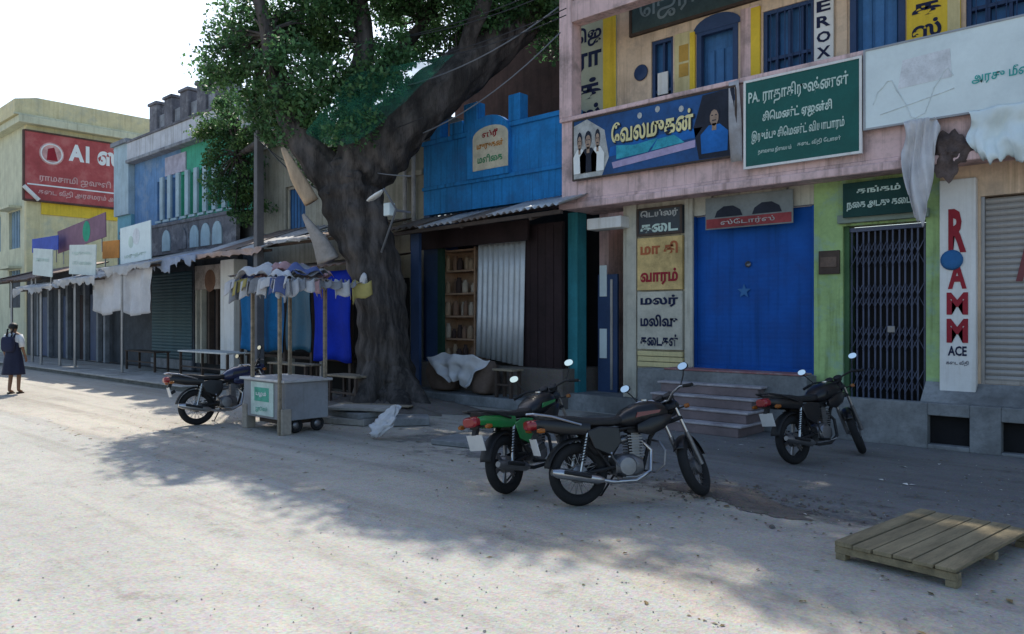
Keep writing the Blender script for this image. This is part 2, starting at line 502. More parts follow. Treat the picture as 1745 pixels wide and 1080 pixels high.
# ------------------------------------------------------------------ ground, road, pavement
struct(MB().add([(-700, -700, 0), (700, -700, 0), (700, 700, 0), (-700, 700, 0)], [(0, 1, 2, 3)]).build('ground', m_ground))
def ragged_strip(name, m, x0, x1, step, lo, hi, z):
    b = MB(); xs = np.arange(x0, x1+step, step); vs, fs = [], []
    for i, x in enumerate(xs):
        vs += [(float(x), lo(float(x)), z), (float(x), hi(float(x)), z)]
        if i: fs.append((2*i-2, 2*i, 2*i+1, 2*i-1))
    return b.add(vs, fs).build(name, m)
wob = lambda x, a, s: a*(math.sin(x*1.7+s)+0.6*math.sin(x*4.3+2*s)+0.4*math.sin(x*11.1+3*s)+0.25*math.sin(x*27+s))
struct(ragged_strip('road', m_road, -160, 60, 0.12, lambda x: -19.0, lambda x: -7.4+wob(x, 0.12, 1.0), 0.004))
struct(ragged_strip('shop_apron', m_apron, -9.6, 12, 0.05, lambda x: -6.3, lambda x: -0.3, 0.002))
# a blob of dark trodden soil lying on the ground
def blob(name, m, cx, cy, rx, ry, h, seed, z=0.0, n=90, rings=7, parent=None):
    rr = random.Random(seed); ph = [rr.uniform(0, 6.28) for _ in range(6)]
    vs, fs = [(cx, cy, z+h)], []
    for j in range(1, rings+1):
        t = j/rings
        for k in range(n):
            a = 2*math.pi*k/n
            w = 1+0.13*math.sin(2*a+ph[0])+0.1*math.sin(3*a+ph[1])+0.09*math.sin(5*a+ph[2])+0.07*math.sin(9*a+ph[3])+0.06*math.sin(17*a+ph[4])+0.05*math.sin(23*a+ph[5])
            zz = h*(1-t*t)+ (0.25*h*rr.uniform(-1, 1) if j < rings else 0)
            vs.append((cx+rx*t*w*math.cos(a), cy+ry*t*w*math.sin(a), z+zz+0.005))
    for k in range(n):
        fs.append((0, 1+k, 1+(k+1) % n))
    for j in range(rings-1):
        for k in range(n):
            fs.append((1+j*n+k, 1+(j+1)*n+k, 1+(j+1)*n+(k+1) % n, 1+j*n+(k+1) % n))
    return MB().add(vs, fs).build(name, m, parent, smooth=True)
g1 = G(1225, 838); struct(blob('soil_patch', m_soil, g1.x, g1.y, 0.5, 0.34, 0.02, 3))
g1 = G(1310, 868); struct(blob('soil_patch', m_soil, g1.x, g1.y, 0.42, 0.2, 0.015, 5))
struct(blob('tree_mound', m_soil, -11.9, -2.15, 1.9, 1.3, 0.16, 8))
# raised pavement in front of the far shops, in cast slabs
pv = struct(MB().box(-60, -17.6, -3.45, -0.05, 0.0, 0.10).build('pavement', m_plinth))
m_slab = mat('pavement_slab', (0.42, 0.40, 0.37), var=0.2, bump=0.35, stain=(0.22, 0.2, 0.18), stain_amt=0.6)
x = -17.6
k = 0
while x > -52:
    w = rnd.uniform(1.1, 1.5)
    for (ya, yb) in ((-3.60, -2.55), (-2.53, -1.4)):
        dz = rnd.uniform(-0.012, 0.012)
        MB().box(x-w+0.02, x, ya+(0 if ya < -3 else 0.0), yb, 0.101, 0.14+dz).build('slab', m_slab, pv, bev=0.012)
    x -= w
# ground litter: pebbles and dry leaves
def scatter(name, m, n, region, smin, smax, flat, seed):
    rr = random.Random(seed); b = MB(); vs, fs = [], []
    for i in range(n):
        x, y = region(rr)
        s = rr.uniform(smin, smax)*(1 if rr.random() < 0.9 else 1.8)
        a = rr.uniform(0, 6.28); ca, sa = math.cos(a), math.sin(a)
        base = len(vs)
        if flat:
            q = [(-1, 0, 0), (0, -0.45, 0.12), (1.1, 0, 0.05), (0, 0.45, 0.25)]
            f_ = [(0, 1, 2), (0, 2, 3)]
        else:
            q = [(-1, -0.7, 0), (0.9, -0.8, 0), (1.0, 0.7, 0), (-0.8, 0.8, 0), (-0.5, -0.4, 0.8), (0.55, -0.4, 0.75), (0.4, 0.4, 0.9), (-0.5, 0.3, 0.7)]
            f_ = [(4, 5, 6, 7), (0, 1, 5, 4), (1, 2, 6, 5), (2, 3, 7, 6), (3, 0, 4, 7)]
        for p in q:
            px_, py_, pz_ = p[0]*s*rr.uniform(.8, 1.2), p[1]*s*rr.uniform(.8, 1.2), p[2]*s*rr.uniform(.7, 1.1)
            vs.append((x+px_*ca-py_*sa, y+px_*sa+py_*ca, 0.007+pz_))
        fs += [tuple(base+i_ for i_ in f) for f in f_]
    o = b.add(vs, fs).build(name, m)
    o['kind'] = 'stuff'
    return o
def near(rr):
    while True:
        px, py = rr.uniform(-60, 1800), rr.uniform(640, 1100)
        g = G(px, py)
        if -8.4 < g.y < -1.2 or rr.random() < 0.35: return g.x, g.y
m_pebble = mat('pebbles', (0.40, 0.37, 0.33), var=0.4, scale=30, island=0.4, bump=0)
m_dryleaf = mat('dry_leaves', (0.17, 0.125, 0.06), var=0.4, scale=20, island=0.5, bump=0, trans=0.1)
o = scatter('pebbles', m_pebble, 1000, near, 0.0025, 0.0065, False, 11); tag(o, 'loose grey pebbles scattered over the dusty ground', 'pebbles')
def clodzone(rr):
    g = G(1255, 850); return rr.gauss(g.x, 0.55), rr.gauss(g.y, 0.3)
o = scatter('soil_clods', m_soil, 240, clodzone, 0.006, 0.017, False, 13); tag(o, 'small clods of dark soil beside the black motorcycle wheel', 'clods')
m_scrap = mat('paper_scraps', (0.6, 0.58, 0.54), var=0.2, island=0.4, bump=0)
def scrapzone(rr):
    return rr.uniform(-17, 1), min(-1.2, max(-7.5, rr.gauss(-3.4, 1.5)))
o = scatter('paper_scraps', m_scrap, 60, scrapzone, 0.02, 0.05, True, 14); tag(o, 'small pale paper scraps littering the shaded ground', 'litter')
def shadezone(rr):
    return rr.uniform(-15, 0.5), min(-1.3, max(-7.6, rr.gauss(-4.2, 1.6)))
o = scatter('fallen_leaves', m_dryleaf, 1300, shadezone, 0.012, 0.026, True, 12); tag(o, 'small dry leaves fallen below the big tree', 'leaves')
# ------------------------------------------------------------------ the pink shop building with the long balcony
YB, YU, YF = -0.45, 0.55, 0.0
bx0 = X(955, YB)
pk = thing('pink_shop_building', 'pink two storey shop building with a long sign covered balcony', 'building', (-4.0, 1.5, 0))
XR = 5.5
Zs = 3.72                                       # underside of the balcony
x_sh0, x_sh1 = X(1181, 0.1), X(1391, 0.1)        # blue shutter
x_g0, x_g1 = X(1436, 0), X(1578, 0)              # gate recess
x_r0, x_r1 = X(1671, 0), X(1671, 0)+2.4          # roller shutter
x_l0, x_l1 = X(968, 0), X(1062, 0)               # passage on the left
zp = 0.86
zr = 0.85
# ground floor walls
lw = MB(); wall(lw, x_l1+0.16, x_sh1+0.0, 0.0, Zs, 0.0, 0.28, [(x_sh0, x_sh1, zp, 3.42)])
lw.build('wall', m_cream, pk)
gw = MB(); wall(gw, x_sh1+0.002, X(1602, 0), 0.0, Zs, 0.004, 0.28, [(x_g0, x_g1, 0.52, 3.05)])
gw.build('wall', m_limewall, pk)
rw = MB(); wall(rw, X(1602, 0)+0.002, XR, 0.0, Zs, 0.0, 0.28, [(x_r0, x_r1, zr, 3.3)])
rw.build('wall', m_pinkwall, pk)
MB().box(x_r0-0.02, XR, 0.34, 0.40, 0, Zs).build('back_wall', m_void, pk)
# passage at the left end: its walls
MB().box(bx0+0.05, x_l0, 0.0, 0.28, 0, Zs).build('pillar', mat('teal_edge', (0.03, 0.2, 0.24), streak=0.2), pk)
MB().box(x_l0+0.001, x_l1+0.15, 1.5, 1.65, 0, Zs).build('wall', mat('passage_plaster', (0.19, 0.17, 0.13), streak=0.4, stain=(0.1, 0.2, 0.14), stain_amt=0.8, stain_scale=0.8), pk)
MB().box(x_l1, x_l1+0.158, 0.002, 1.49, 0, Zs).build('pillar', m_cream, pk)
MB().box(X(1067, -0.06), X(1084, -0.06), -0.06, -0.003, 0.3, Zs-0.002).build('pillar', m_cream, pk, bev=0.01)
MB().box(X(1166, -0.06), X(1180, -0.06), -0.06, -0.003, zp, Zs-0.002).build('pillar', m_cream, pk, bev=0.01)
MB().box(x_l0-0.02, x_l1+0.4, -0.2, 1.5, 0, 0.3).build('passage_floor', m_plinth, pk)
# door leaf in the passage, with its panes
dl = MB().box(X(1019, 0.5), X(1052, 0.5), 0.5, 0.55, 0.3, 2.55).build('door', m_darkblue, pk)
for (a, b) in ((452, 505), (560, 610)):
    MB().box(X(1022, 0.49), X(1034, 0.49), 0.485, 0.497, Zh(1028, b, 0.49), Zh(1028, a, 0.49)).build('pane', m_whitesign, dl)
MB().box(X(1040, 0.49), X(1044, 0.49), 0.485, 0.497, 0.35, 2.45).build('rail', m_steel, dl)
ac = MB().box(X(1012, -0.1), X(1070, -0.1), -0.32, -0.01, Zh(1040, 391, -0.1), Zh(1040, 372, -0.1)).build('ledge', m_white, pk, bev=0.015)
# plinth with drain mouths, floor levels, steps
dr = [(X(1580, YB), X(1652, YB), 0.06, 0.44), (X(1706, YB), X(1706, YB)+0.62, 0.04, 0.42)]
pl = MB(); wall(pl, x_g0-0.35, XR, 0.0, 0.60, YB, YB+0.16, dr)
pl.build('plinth', m_plinth, pk, bev=0.012)
MB().box(x_g0-0.35, XR, YB+0.162, -0.002, 0.0, 0.52).build('plinth_fill', m_void, pk)
MB().hexa([(x_g1, YB+0.17, 0.5), (XR, YB+0.17, 0.5), (XR, -0.004, 0.5), (x_g1, -0.004, 0.5)],
          [(x_g1, YB+0.17, 0.602), (XR, YB+0.17, 0.602), (XR, -0.004, 0.85), (x_g1, -0.004, 0.85)]).build('ramp', m_plinth, pk)
MB().box(X(1086, YB), x_g0-0.352, YB, -0.062, 0.0, zp).build('plinth', m_plinth, pk, bev=0.012)
MB().box(x_sh0, x_sh1, -0.061, 0.3, zp-0.1, zp-0.001).build('threshold', m_step, pk)
m_tread = mat('pale_tread', (0.42, 0.39, 0.40), var=0.25, bump=0.35, stain=(0.2, 0.15, 0.15), stain_amt=0.8, stain_scale=3)  # pale edge over reddish riser; skylight contrast also put into the two colours
for i in range(4):
    z1 = zp - (i+1)*0.172
    y0 = YB - (i+1)*0.215
    sx0, sx1 = X(1138, YB)-0.0, X(1302, YB)
    MB().box(sx0-rnd.uniform(0, .05), sx1+rnd.uniform(0, .05), y0, YB-0.001, 0.0 if i == 3 else z1-0.17, z1-0.035).build('step', m_step, pk, bev=0.012)
    MB().box(sx0-0.06, sx1+0.06, y0-0.02, YB-0.0015, z1-0.0345, z1).build('tread', m_tread, pk, bev=0.012)
tb = MB().box(X(1140, -0.3), x_sh1, YB-0.012, -0.07, zp+0.001, zp+0.03).build('tread', mat('red_oxide_tread', (0.30, 0.14, 0.14), stain=(0.35, 0.33, 0.32), stain_amt=0.8, stain_scale=4), pk, bev=0.008)
# blue shutter with shallow ribs
sh = MB()
def shf(u, v):
    return (x_sh0+(x_sh1-x_sh0)*u, 0.12-0.0022*abs(math.sin(v*math.pi*34)), zp+(3.41-zp)*v)
sh.sheet(shf, 1, 34*6)
sho = sh.build('shutter', m_bluepaint, pk, smooth=True, label='plain bright blue shop shutter')
MB().box(x_sh0, x_sh1, 0.06, 0.11, zp+0.001, zp+0.07).build('bottom_rail', m_bluepaint, sho, bev=0.006)
for px in (1181, 1388):
    xx = X(px, 0.05); MB().box(xx-0.001+(0 if px < 1200 else -0.03), xx+0.05+(0 if px < 1200 else -0.03), 0.03, 0.1, zp+0.001, 3.41).build('guide_rail', m_bluepaint, sho)
c0 = P(1275, 450, 0.10); MB().lathe([(0.045, 0), (0.05, 0.012), (0.0, 0.014)], c0, (0, -1, 0), 16).build('lock', m_alu, sho, smooth=True)
c0 = P(1268, 496, 0.10); st = []
for k in range(10):
    r_ = 0.12 if k % 2 == 0 else 0.05
    st.append((c0.x+r_*math.sin(k*math.pi/5), c0.y, c0.z+r_*math.cos(k*math.pi/5)))
MB().prism(st, (0, -0.006, 0)).build('painted_star', mat('faded_star', (0.04, 0.15, 0.36), bump=0), sho)
# collapsible gate: uprights and lattice
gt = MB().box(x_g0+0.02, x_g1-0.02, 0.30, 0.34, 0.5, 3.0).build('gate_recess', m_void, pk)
gx0, gx1 = X(1452, 0.13), X(1576, 0.13)
gz0, gz1 = 0.55, Zh(1510, 392, 0.13)
gf = MB().box(gx0-0.03, gx1+0.02, 0.08, 0.18, gz1, gz1+0.06)
gate = gf.build('gate', m_gate, pk, label='dark blue collapsible steel lattice gate')
MB().box(gx0-0.03, gx1+0.02, 0.08, 0.18, 0.525, 0.555).build('bottom_channel', m_gate, gate)
nb = 12
for i in range(nb+1):
    xx = gx0+(gx1-gx0)*i/nb
    MB().box(xx-0.010, xx+0.012, 0.115-0.02*(i % 2), 0.135-0.02*(i % 2), gz0, gz1).build('bar', m_gate, gate)
for row in range(4):
    lt = MB()
    zb = gz0+0.10+row*0.6
    for i in range(nb-1):
        xa, xb = gx0+(gx1-gx0)*i/nb, gx0+(gx1-gx0)*(i+2)/nb
        lt.beam((xa, 0.085, zb), (xb, 0.085, zb+0.34), 0.008, 0.02, (0, 1, 0))
        lt.beam((xa, 0.145, zb+0.34), (xb, 0.145, zb), 0.008, 0.02, (0, 1, 0))
    lt.build('lattice', m_gate, gate)

c0 = P(1519, 561, 0.07); MB().box(c0.x-0.05, c0.x+0.05, 0.05, 0.08, c0.z-0.05, c0.z+0.05).build('padlock', m_alu, gate, bev=0.01)
MB().box(x_g0-0.05, x_g1+0.05, -0.09, 0.0, gz1+0.12, gz1+0.24).build('lintel', mat('grey_green_lintel', (0.22, 0.27, 0.23)), pk, bev=0.01)
MB().box(x_g0-0.001, x_g0+0.07, 0.06, 0.3, 0.52, 3.05).build('jamb', mat('dark_green_jamb', (0.06, 0.13, 0.06), streak=0.3), pk)
# little brown plate on the green pillar
c0 = P(1393, 447, -0.02); c1 = P(1431, 447, -0.02)
pb = MB().box(c0.x+0.02, c1.x, -0.035, -0.001, Zh(1411, 467, -0.02), Zh(1411, 427, -0.02)).build('name_plate', m_darkwood, pk, bev=0.006)
MB().box(c0.x+0.05, c1.x-0.04, -0.045, -0.036, Zh(1411, 455, -0.02), Zh(1411, 438, -0.02)).build('plate_face', m_sack, pb)
# roller shutter: every slat a piece
slat = MB()
slat.sheet(lambda u, v: (x_r0+(x_r1-x_r0)*u, 0.10-0.018*math.sin(v*math.pi), 0.0+0.078*v), 1, 5)
so_ = None; nsl = int((3.3-zr)/0.08)
rs = MB().box(x_r0-0.03, x_r0+0.04, 0.03, 0.12, zr, 3.3).build('shutter_frame', m_steel, pk)
for i in range(nsl):
    if so_ is None:
        so_ = slat.build('slat', m_shutter, rs, smooth=True); base = Vector(so_.location); q = so_
    else:
        q = so_.copy(); C.objects.link(q)
    q.location = base+Vector((rnd.uniform(-.003, .003), rnd.uniform(-.002, .002), zr+0.03+i*0.08))
MB().box(x_r0+0.04, x_r1, 0.05, 0.11, zr+0.003, zr+0.05).build('bottom_rail', m_shutter, rs)
cA = P(1739, 435, 0.075)
MB().text('A', (cA.x+0.12, 0.075, cA.z), 0.34, 0.66, bold=0.03).build('lettering', mat('faded_red_letter', (0.22, 0.07, 0.075), bump=0), rs)
# upper floor wall
def rect(pxa, pxb, pya, pyb, y):
    xm = (pxa+pxb)/2
    return (X(pxa, y), X(pxb, y), Zh(xm, pyb, y), Zh(xm, pya, y))
w1 = rect(1110, 1147, 66, 190, YU)
d1 = rect(1188, 1258, 45, 230, YU)
w2 = rect(1300, 1387, 8, 128, YU)
d2 = rect(1449, 1543, -60, 160, YU)
w3 = rect(1646, 1760, -70, 52, YU)
d1 = (d1[0], d1[1], 3.95, d1[3]); d2 = (d2[0], d2[1], 3.95, 6.9)
w3 = (w3[0], w3[0]+1.3, w3[2], 6.9)
uw = MB(); wall(uw, bx0+0.05, XR, 3.9, 8.0, YU, YU+0.25, [w1, d1, w2, d2, w3]); uw.build('upper_wall', m_pinkwall, pk)
MB().box(bx0+0.05, XR, YU+0.45, YU+0.5, 3.9, 8.0).build('back_wall', m_void, pk)
def frame(r, y, t, d, m, parent, name='frame'):
    b = MB()
    b.box(r[0], r[0]+t, y-d, y, r[2], r[3]); b.box(r[1]-t, r[1], y-d, y, r[2], r[3])
    b.box(r[0]+t, r[1]-t, y-d, y, r[3]-t, r[3]); b.box(r[0]+t, r[1]-t, y-d, y, r[2], r[2]+t)
    return b.build(name, m, parent)
for r in (w1, w2, w3):
    wn = MB().box(r[0]+0.002, r[1]-0.002, YU+0.16, YU+0.20, r[2]+0.002, r[3]-0.002).build('window', m_bluewood, pk)
    frame(r, YU+0.10, 0.06, 0.07, m_darkblue, wn)
    n = 2 if r is w1 else 4 if r is w2 else 5
    for i in range(1, n):
        xx = r[0]+(r[1]-r[0])*i/n
        MB().box(xx-0.02, xx+0.02, YU+0.06, YU+0.158, r[2]+0.06, r[3]-0.06).build('mullion', m_darkblue, wn)
    zz = r[2]+(r[3]-r[2])*0.3
    MB().box(r[0]+0.06, r[1]-0.06, YU+0.05, YU+0.158, zz-0.025, zz+0.025).build('transom', m_darkblue, wn)
    if r is not w1:
        nbars = int((r[1]-r[0])/0.11)
        for i in range(1, nbars):
            xx = r[0]+(r[1]-r[0])*i/nbars
            MB().tube([(xx, YU+0.03, r[2]+0.02), (xx, YU+0.03, r[3]-0.02)], 0.009, 6).build('bar', m_darkblue, wn)
    else:
        c0 = P(1128, 142, YU+0.02); MB().box(c0.x-0.09, c0.x+0.12, YU+0.02, YU+0.045, c0.z-0.2, c0.z+0.2).build('notice', m_white, wn)
for r in (d1, d2):
    dn = MB().box(r[0]+0.002, r[1]-0.002, YU+0.14, YU+0.19, r[2], r[3]-0.002).build('door', m_bluewood, pk)
    frame((r[0], r[1], r[2]-0.1, r[3]), YU+0.08, 0.09, 0.1, m_darkblue, dn)
    n = 3
    for i in range(n):
        xa, xb = r[0]+0.12+(r[1]-r[0]-0.24)*i/n, r[0]+0.12+(r[1]-r[0]-0.24)*(i+1)/n
        MB().box(xa+0.02, xb-0.02, YU+0.11, YU+0.139, r[2]+0.2, r[3]-0.35).build('panel', m_bluewood, dn, bev=0.01)
arc = [(d1[0]-0.06, YU-0.03, d1[3]-0.03)]
for k in range(13):
    a = math.pi*(1-k/12)
    arc.append(((d1[0]+d1[1])/2+((d1[1]-d1[0])/2+0.06)*math.cos(a), YU-0.03, d1[3]-0.02+0.24*math.sin(a)))
arc.append((d1[1]+0.06, YU-0.03, d1[3]-0.03))
MB().prism(arc, (0, 0.028, 0)).build('arch', m_darkblue, pk)
# painted pilasters and panels on the upper wall
for (a, b, pa, pb_, m) in ((1150, 1183, 55, 160, m_paleyel), (1262, 1294, 12, 135, m_pink), (1280, 1296, 12, 140, m_yellow), (1176, 1185, 55, 165, m_yellow), (1425, 1444, -60, 110, m_pinkwall)):
    r = rect(a, b, pa, pb_, YU-0.02)
    MB().box(r[0], r[1], YU-0.035-(0.01 if b-a < 17 else 0), YU-0.001, r[2]-0.4, r[3]).build('pilaster', m, pk, bev=0.008)
for (pa, pb_) in ((76, 104), (108, 130)):
    r = rect(1157, 1173, pa, pb_, YU-0.04)
    MB().box(r[0], r[1], YU-0.042, YU-0.036, r[2], r[3]).build('painted_patch', mat('ochre_patch', (0.45, 0.27, 0.06)), pk)
c0 = P(1093, 124, YU); MB().lathe([(0.13, 0.001), (0.15, 0.02), (0.13, 0.035), (0.0, 0.036)], c0, (0, -1, 0), 20).build('plaque', m_darkblue, pk, smooth=True)
# board hung high on the upper wall
r = (X(1078, YU), X(1300, YU), 6.98, 7.75)
hb = thing('painted_board', 'dark grey lettered board high on the upper pink wall', 'sign', (r[0], YU, r[2]))
MB().box(r[0], r[1], YU-0.05, YU-0.002, r[2], r[3]).build('panel', mat('slate_board', (0.05, 0.085, 0.09), var=0.3), hb)
frame((r[0]-0.03, r[1]+0.03, r[2]-0.03, r[3]+0.03), YU-0.003, 0.05, 0.07, m_darkwood, hb)
MB().text('ஜெராக்ஸ்', ((r[0]+r[1])/2, YU-0.052, (r[2]+r[3])/2), (r[1]-r[0])*0.85, 0.5, bold=0.015).build('lettering', mat('dim_lettering', (0.2, 0.26, 0.27)), hb)
# vertical letter boards
def vboard(name, label, r, y, m, letters, ml, wfrac=0.72, hfrac=0.84, bold=0.02, bar=None):
    t = thing(name, label, 'sign', ((r[0]+r[1])/2, y, r[2]))
    MB().box(r[0], r[1], y-0.04, y-0.002, r[2], r[3]).build('panel', m, t, bev=0.006)
    n = len(letters); h = (r[3]-r[2])/n
    xe = r[1]
    if bar:
        MB().box(r[1]-bar[0], r[1]-0.003, y-0.044, y-0.0405, r[2]+0.002, r[3]-0.002).build('painted_band', bar[1], t)
        xe = r[1]-bar[0]
    for i, ch in enumerate(letters):
        MB().text(ch, ((r[0]+xe)/2, y-0.041, r[3]-h*(i+0.5)), (xe-r[0])*wfrac, h*hfrac*(0.72 if ch in 'ா' else 1), bold=bold).build('letter', ml, t)
    return t
r = (X(980, YU), X(1052, YU), Zh(1015, 216, YU), Zh(1015, 38, YU))
m_grn = mat('sage_board', (0.42, 0.43, 0.32), var=0.1)
vboard('letter_board', 'sage and yellow vertical board with four dark Tamil letters beside the pink pillar', r, YU-0.002, m_grn, ['ஜெ', 'ரா', 'க்', 'ஸ்'], m_navy, 0.9, 0.8, 0.035, (0.30, m_yellow))
r = (X(1389, YU), X(1422, YU), Zh(1405, 103, YU), Zh(1405, -28, YU))
vboard('letter_board', 'narrow white vertical board reading XEROX in dark capitals', r, YU-0.002, m_white, ['X', 'E', 'R', 'O', 'X'], m_navy, 0.72, 0.72, 0.03)
r = (X(1546, YU), X(1638, YU), Zh(1590, 66, YU), Zh(1590, -86, YU))
vboard('letter_board', 'bright yellow vertical board with dark Tamil letters above the torn white sheet', r, YU-0.002, m_yellow, ['ஜெ', 'ரா', 'க்', 'ஸ்'], m_navy, 0.72, 0.8, 0.035, (0.16, m_paleyel))
# balcony slab, parapet, corner pillar, beam, roof
MB().box(bx0, XR, YB, YU-0.001, Zs, Zs+0.16).build('balcony_slab', m_pink, pk, bev=0.02)
MB().box(bx0+0.02, XR, YB+0.02, YB+0.14, Zs+0.162, 5.32).build('parapet', m_pink, pk)
MB().box(bx0-0.004, XR, YB-0.03, YB+0.18, 5.322, 5.40).build('coping', m_pink, pk, bev=0.015)
MB().box(bx0-0.01, XR, YB-0.05, YB-0.002, Zs-0.02, Zs+0.10).build('fascia_band', m_pink, pk, bev=0.02)
MB().box(bx0-0.015, X(975, YB), YB-0.02, YB+0.28, 5.402, 8.0).build('corner_pillar', m_pink, pk, bev=0.01)
MB().box(X(975, YB)+0.001, XR, YB-0.018, YB+0.26, 7.12, 7.5).build('beam', m_pink, pk, bev=0.01)
MB().box(bx0-0.1, XR, YB-0.15, 7.0, 8.002, 8.2).build('roof_slab', m_pink, pk)
MB().box(bx0-0.02, bx0+0.2, YU+0.251, 7.0, 0.0, 8.0).build('side_wall', m_pink, pk)
MB().box(XR, XR+0.2, YB, 7.0, 0.0, 8.0).build('side_wall', m_pink, pk)
# ------------------------------------------------------------------ signs on the balcony
def board(name, label, pxa, pxb, z0, z1, y, m, mf=None, th=0.03, border=0.035):
    xa, xb = X(pxa, y), X(pxb, y)
    t = thing(name, label, 'sign', ((xa+xb)/2, y, z0))
    MB().box(xa, xb, y-th, y, z0, z1).build('panel', m, t)
    if mf:
        frame((xa-0.01, xb+0.01, z0-0.01, z1+0.01), y+0.004, border, th+0.015, mf, t)
    return t, xa, xb
ys = YB-0.06
# blue printed banner
t, xa, xb = board('printed_banner', 'blue printed flex banner with yellow lettering and printed figures at both ends', 978, 1256, 4.2, 5.28, ys, mat('banner_blue', (0.01, 0.07, 0.22), rough=0.45, var=0.35, scale=1.6, bump=0.04), m_darkwood, 0.025, 0.03)
W, zc = xb-xa, 4.74
yf = ys-0.027
def flat(poly, m, name, dy=0.0):
    MB().prism([(xa+W*u, yf-dy, 4.2+1.08*v) for u, v in poly], (0, -0.0015, 0)).build(name, m, t)
m_grey = mat('print_grey', (0.42, 0.43, 0.42), var=0.35, scale=6, bump=0)
m_aqua = mat('print_aqua', (0.04, 0.32, 0.42), var=0.4, scale=3, bump=0)
m_lilac = mat('print_lilac', (0.40, 0.34, 0.52), var=0.2, scale=4, bump=0)
m_ink = mat('print_ink', (0.02, 0.025, 0.04), var=0.3, bump=0)
m_mid = mat('print_blue', (0.015, 0.13, 0.42), var=0.3, scale=2, bump=0)
flat([(0.0, 0.0), (0.2, 0.0), (0.25, 0.3), (0.22, 0.75), (0.1, 0.98), (0.0, 0.9)], m_grey, 'printed_patch')
flat([(0.25, 0.3), (0.78, 0.36), (0.82, 0.5), (0.4, 0.5), (0.26, 0.45)], m_mid, 'printed_patch', 0.002)
flat([(0.3, 0.24), (0.5, 0.27), (0.56, 0.46), (0.42, 0.42), (0.3, 0.46)], m_aqua, 'printed_patch', 0.004)
flat([(0.28, 0.1), (0.78, 0.22), (0.78, 0.33), (0.27, 0.2)], m_lilac, 'printed_patch', 0.004)
flat([(0.52, 0.28), (0.72, 0.32), (0.66, 0.46), (0.56, 0.44)], m_aqua, 'printed_patch', 0.006)
flat([(0.8, 0.03), (0.99, 0.02), (0.99, 0.98), (0.82, 0.96), (0.77, 0.5)], m_ink, 'printed_patch', 0.002)
m_face = mat('print_face', (0.34, 0.24, 0.18), var=0.25, scale=9, bump=0)
def figure(u, s, m_a, m_b):                      # a plain printed head and shoulders
    flat([(u-0.07*s, 0.1), (u+0.07*s, 0.1), (u+0.075*s, 0.38), (u+0.03*s, 0.5), (u-0.03*s, 0.5), (u-0.075*s, 0.38)], m_a, 'printed_figure', 0.008)
    flat([(u+0.03*s*math.sin(k*0.628), 0.65+0.14*math.cos(k*0.628)) for k in range(10)], m_ink, 'printed_hair', 0.010)
    flat([(u+0.024*s*math.sin(k*0.628), 0.60+0.12*math.cos(k*0.628)) for k in range(10)], m_face, 'printed_head', 0.012)
    flat([(u-0.012*s, 0.42), (u+0.012*s, 0.42), (u+0.012*s, 0.52), (u-0.012*s, 0.52)], m_face, 'printed_neck', 0.012)
    flat([(u-0.012*s, 0.555), (u+0.012*s, 0.555), (u+0.01*s, 0.57), (u-0.01*s, 0.57)], m_ink, 'printed_mouth', 0.014)
    for e in (-1, 1): flat([(u+0.010*s*e-0.005*s, 0.63), (u+0.010*s*e+0.005*s, 0.63), (u+0.010*s*e+0.005*s, 0.645), (u+0.010*s*e-0.005*s, 0.645)], m_ink, 'printed_eye', 0.014)
figure(0.885, 1.0, m_mid, m_grey)
figure(0.11, 0.8, m_ink, m_sack)
figure(0.05, 0.6, m_whitelet, m_sack)
figure(0.175, 0.6, m_whitelet, m_ink)
MB().text('வேலமுகன்', (xa+W*0.52, yf-0.012, zc+0.17), W*0.5, 0.36, up=(0.02, 0, 1), bold=0.03).build('lettering', mat('cream_lettering', (0.75, 0.68, 0.35), bump=0), t)
MB().text('வேலமுகன்', (xa+W*0.525, yf-0.008, zc+0.155), W*0.505, 0.38, up=(0.02, 0, 1), bold=0.05).build('lettering_shadow', m_ink, t)
for (u, v) in ((0.45, 0.86), (0.56, 0.9), (0.7, 0.83)):
    flat([(u+0.015*math.sin(k*0.785), v+0.05*math.cos(k*0.785)) for k in range(8)], m_grey, 'printed_dot', 0.004)
# loose strips by the banner
for (pa, pb_) in ((1243, 1262),):
    xx0, xx1 = X(pa, ys), X(pb_, ys)
    st_ = MB().sheet(lambda u, v: (xx0+(xx1-xx0)*u+0.05*(1-v), ys-0.05-0.03*math.sin(4*v+3*u), 4.1+1.25*v), 5, 10).build('loose_strip', m_greysheet, None, smooth=True, solid=0.003)
    tag(st_, 'loose grey strip of sheet hanging between the blue banner and the green board', 'sheet')
# green lettered board
t, xa, xb = board('green_board', 'green board with four lines of pale Tamil lettering in a white frame', 1270, 1469, 3.98, 5.30, ys, m_green, m_white)
W = xb-xa; xm = (xa+xb)/2; yf = ys-0.032
m_pl = mat('pale_green_lettering', (0.50, 0.62, 0.56), bump=0)
for (s_, u, z_, w_, h_, b_) in (('PA. ராதாகிருஷ்ணன்', 0.47, 5.02, 0.86, 0.27, 0.02), ('சிமெண்ட் ஏஜன்சி', 0.47, 4.70, 0.60, 0.20, 0.03),
                            ('இரும்பு சிமெண்ட் வியாபாரம்', 0.47, 4.43, 0.80, 0.2, 0.02), ('தலைமை நிலையம்', 0.28, 4.2, 0.30, 0.09, 0.02), ('கடை வீதி போன்', 0.66, 4.22, 0.36, 0.09, 0.02)):
    MB().text(s_, (xa+W*u, yf, z_), W*w_, h_, bold=b_).build('lettering', m_pl, t)
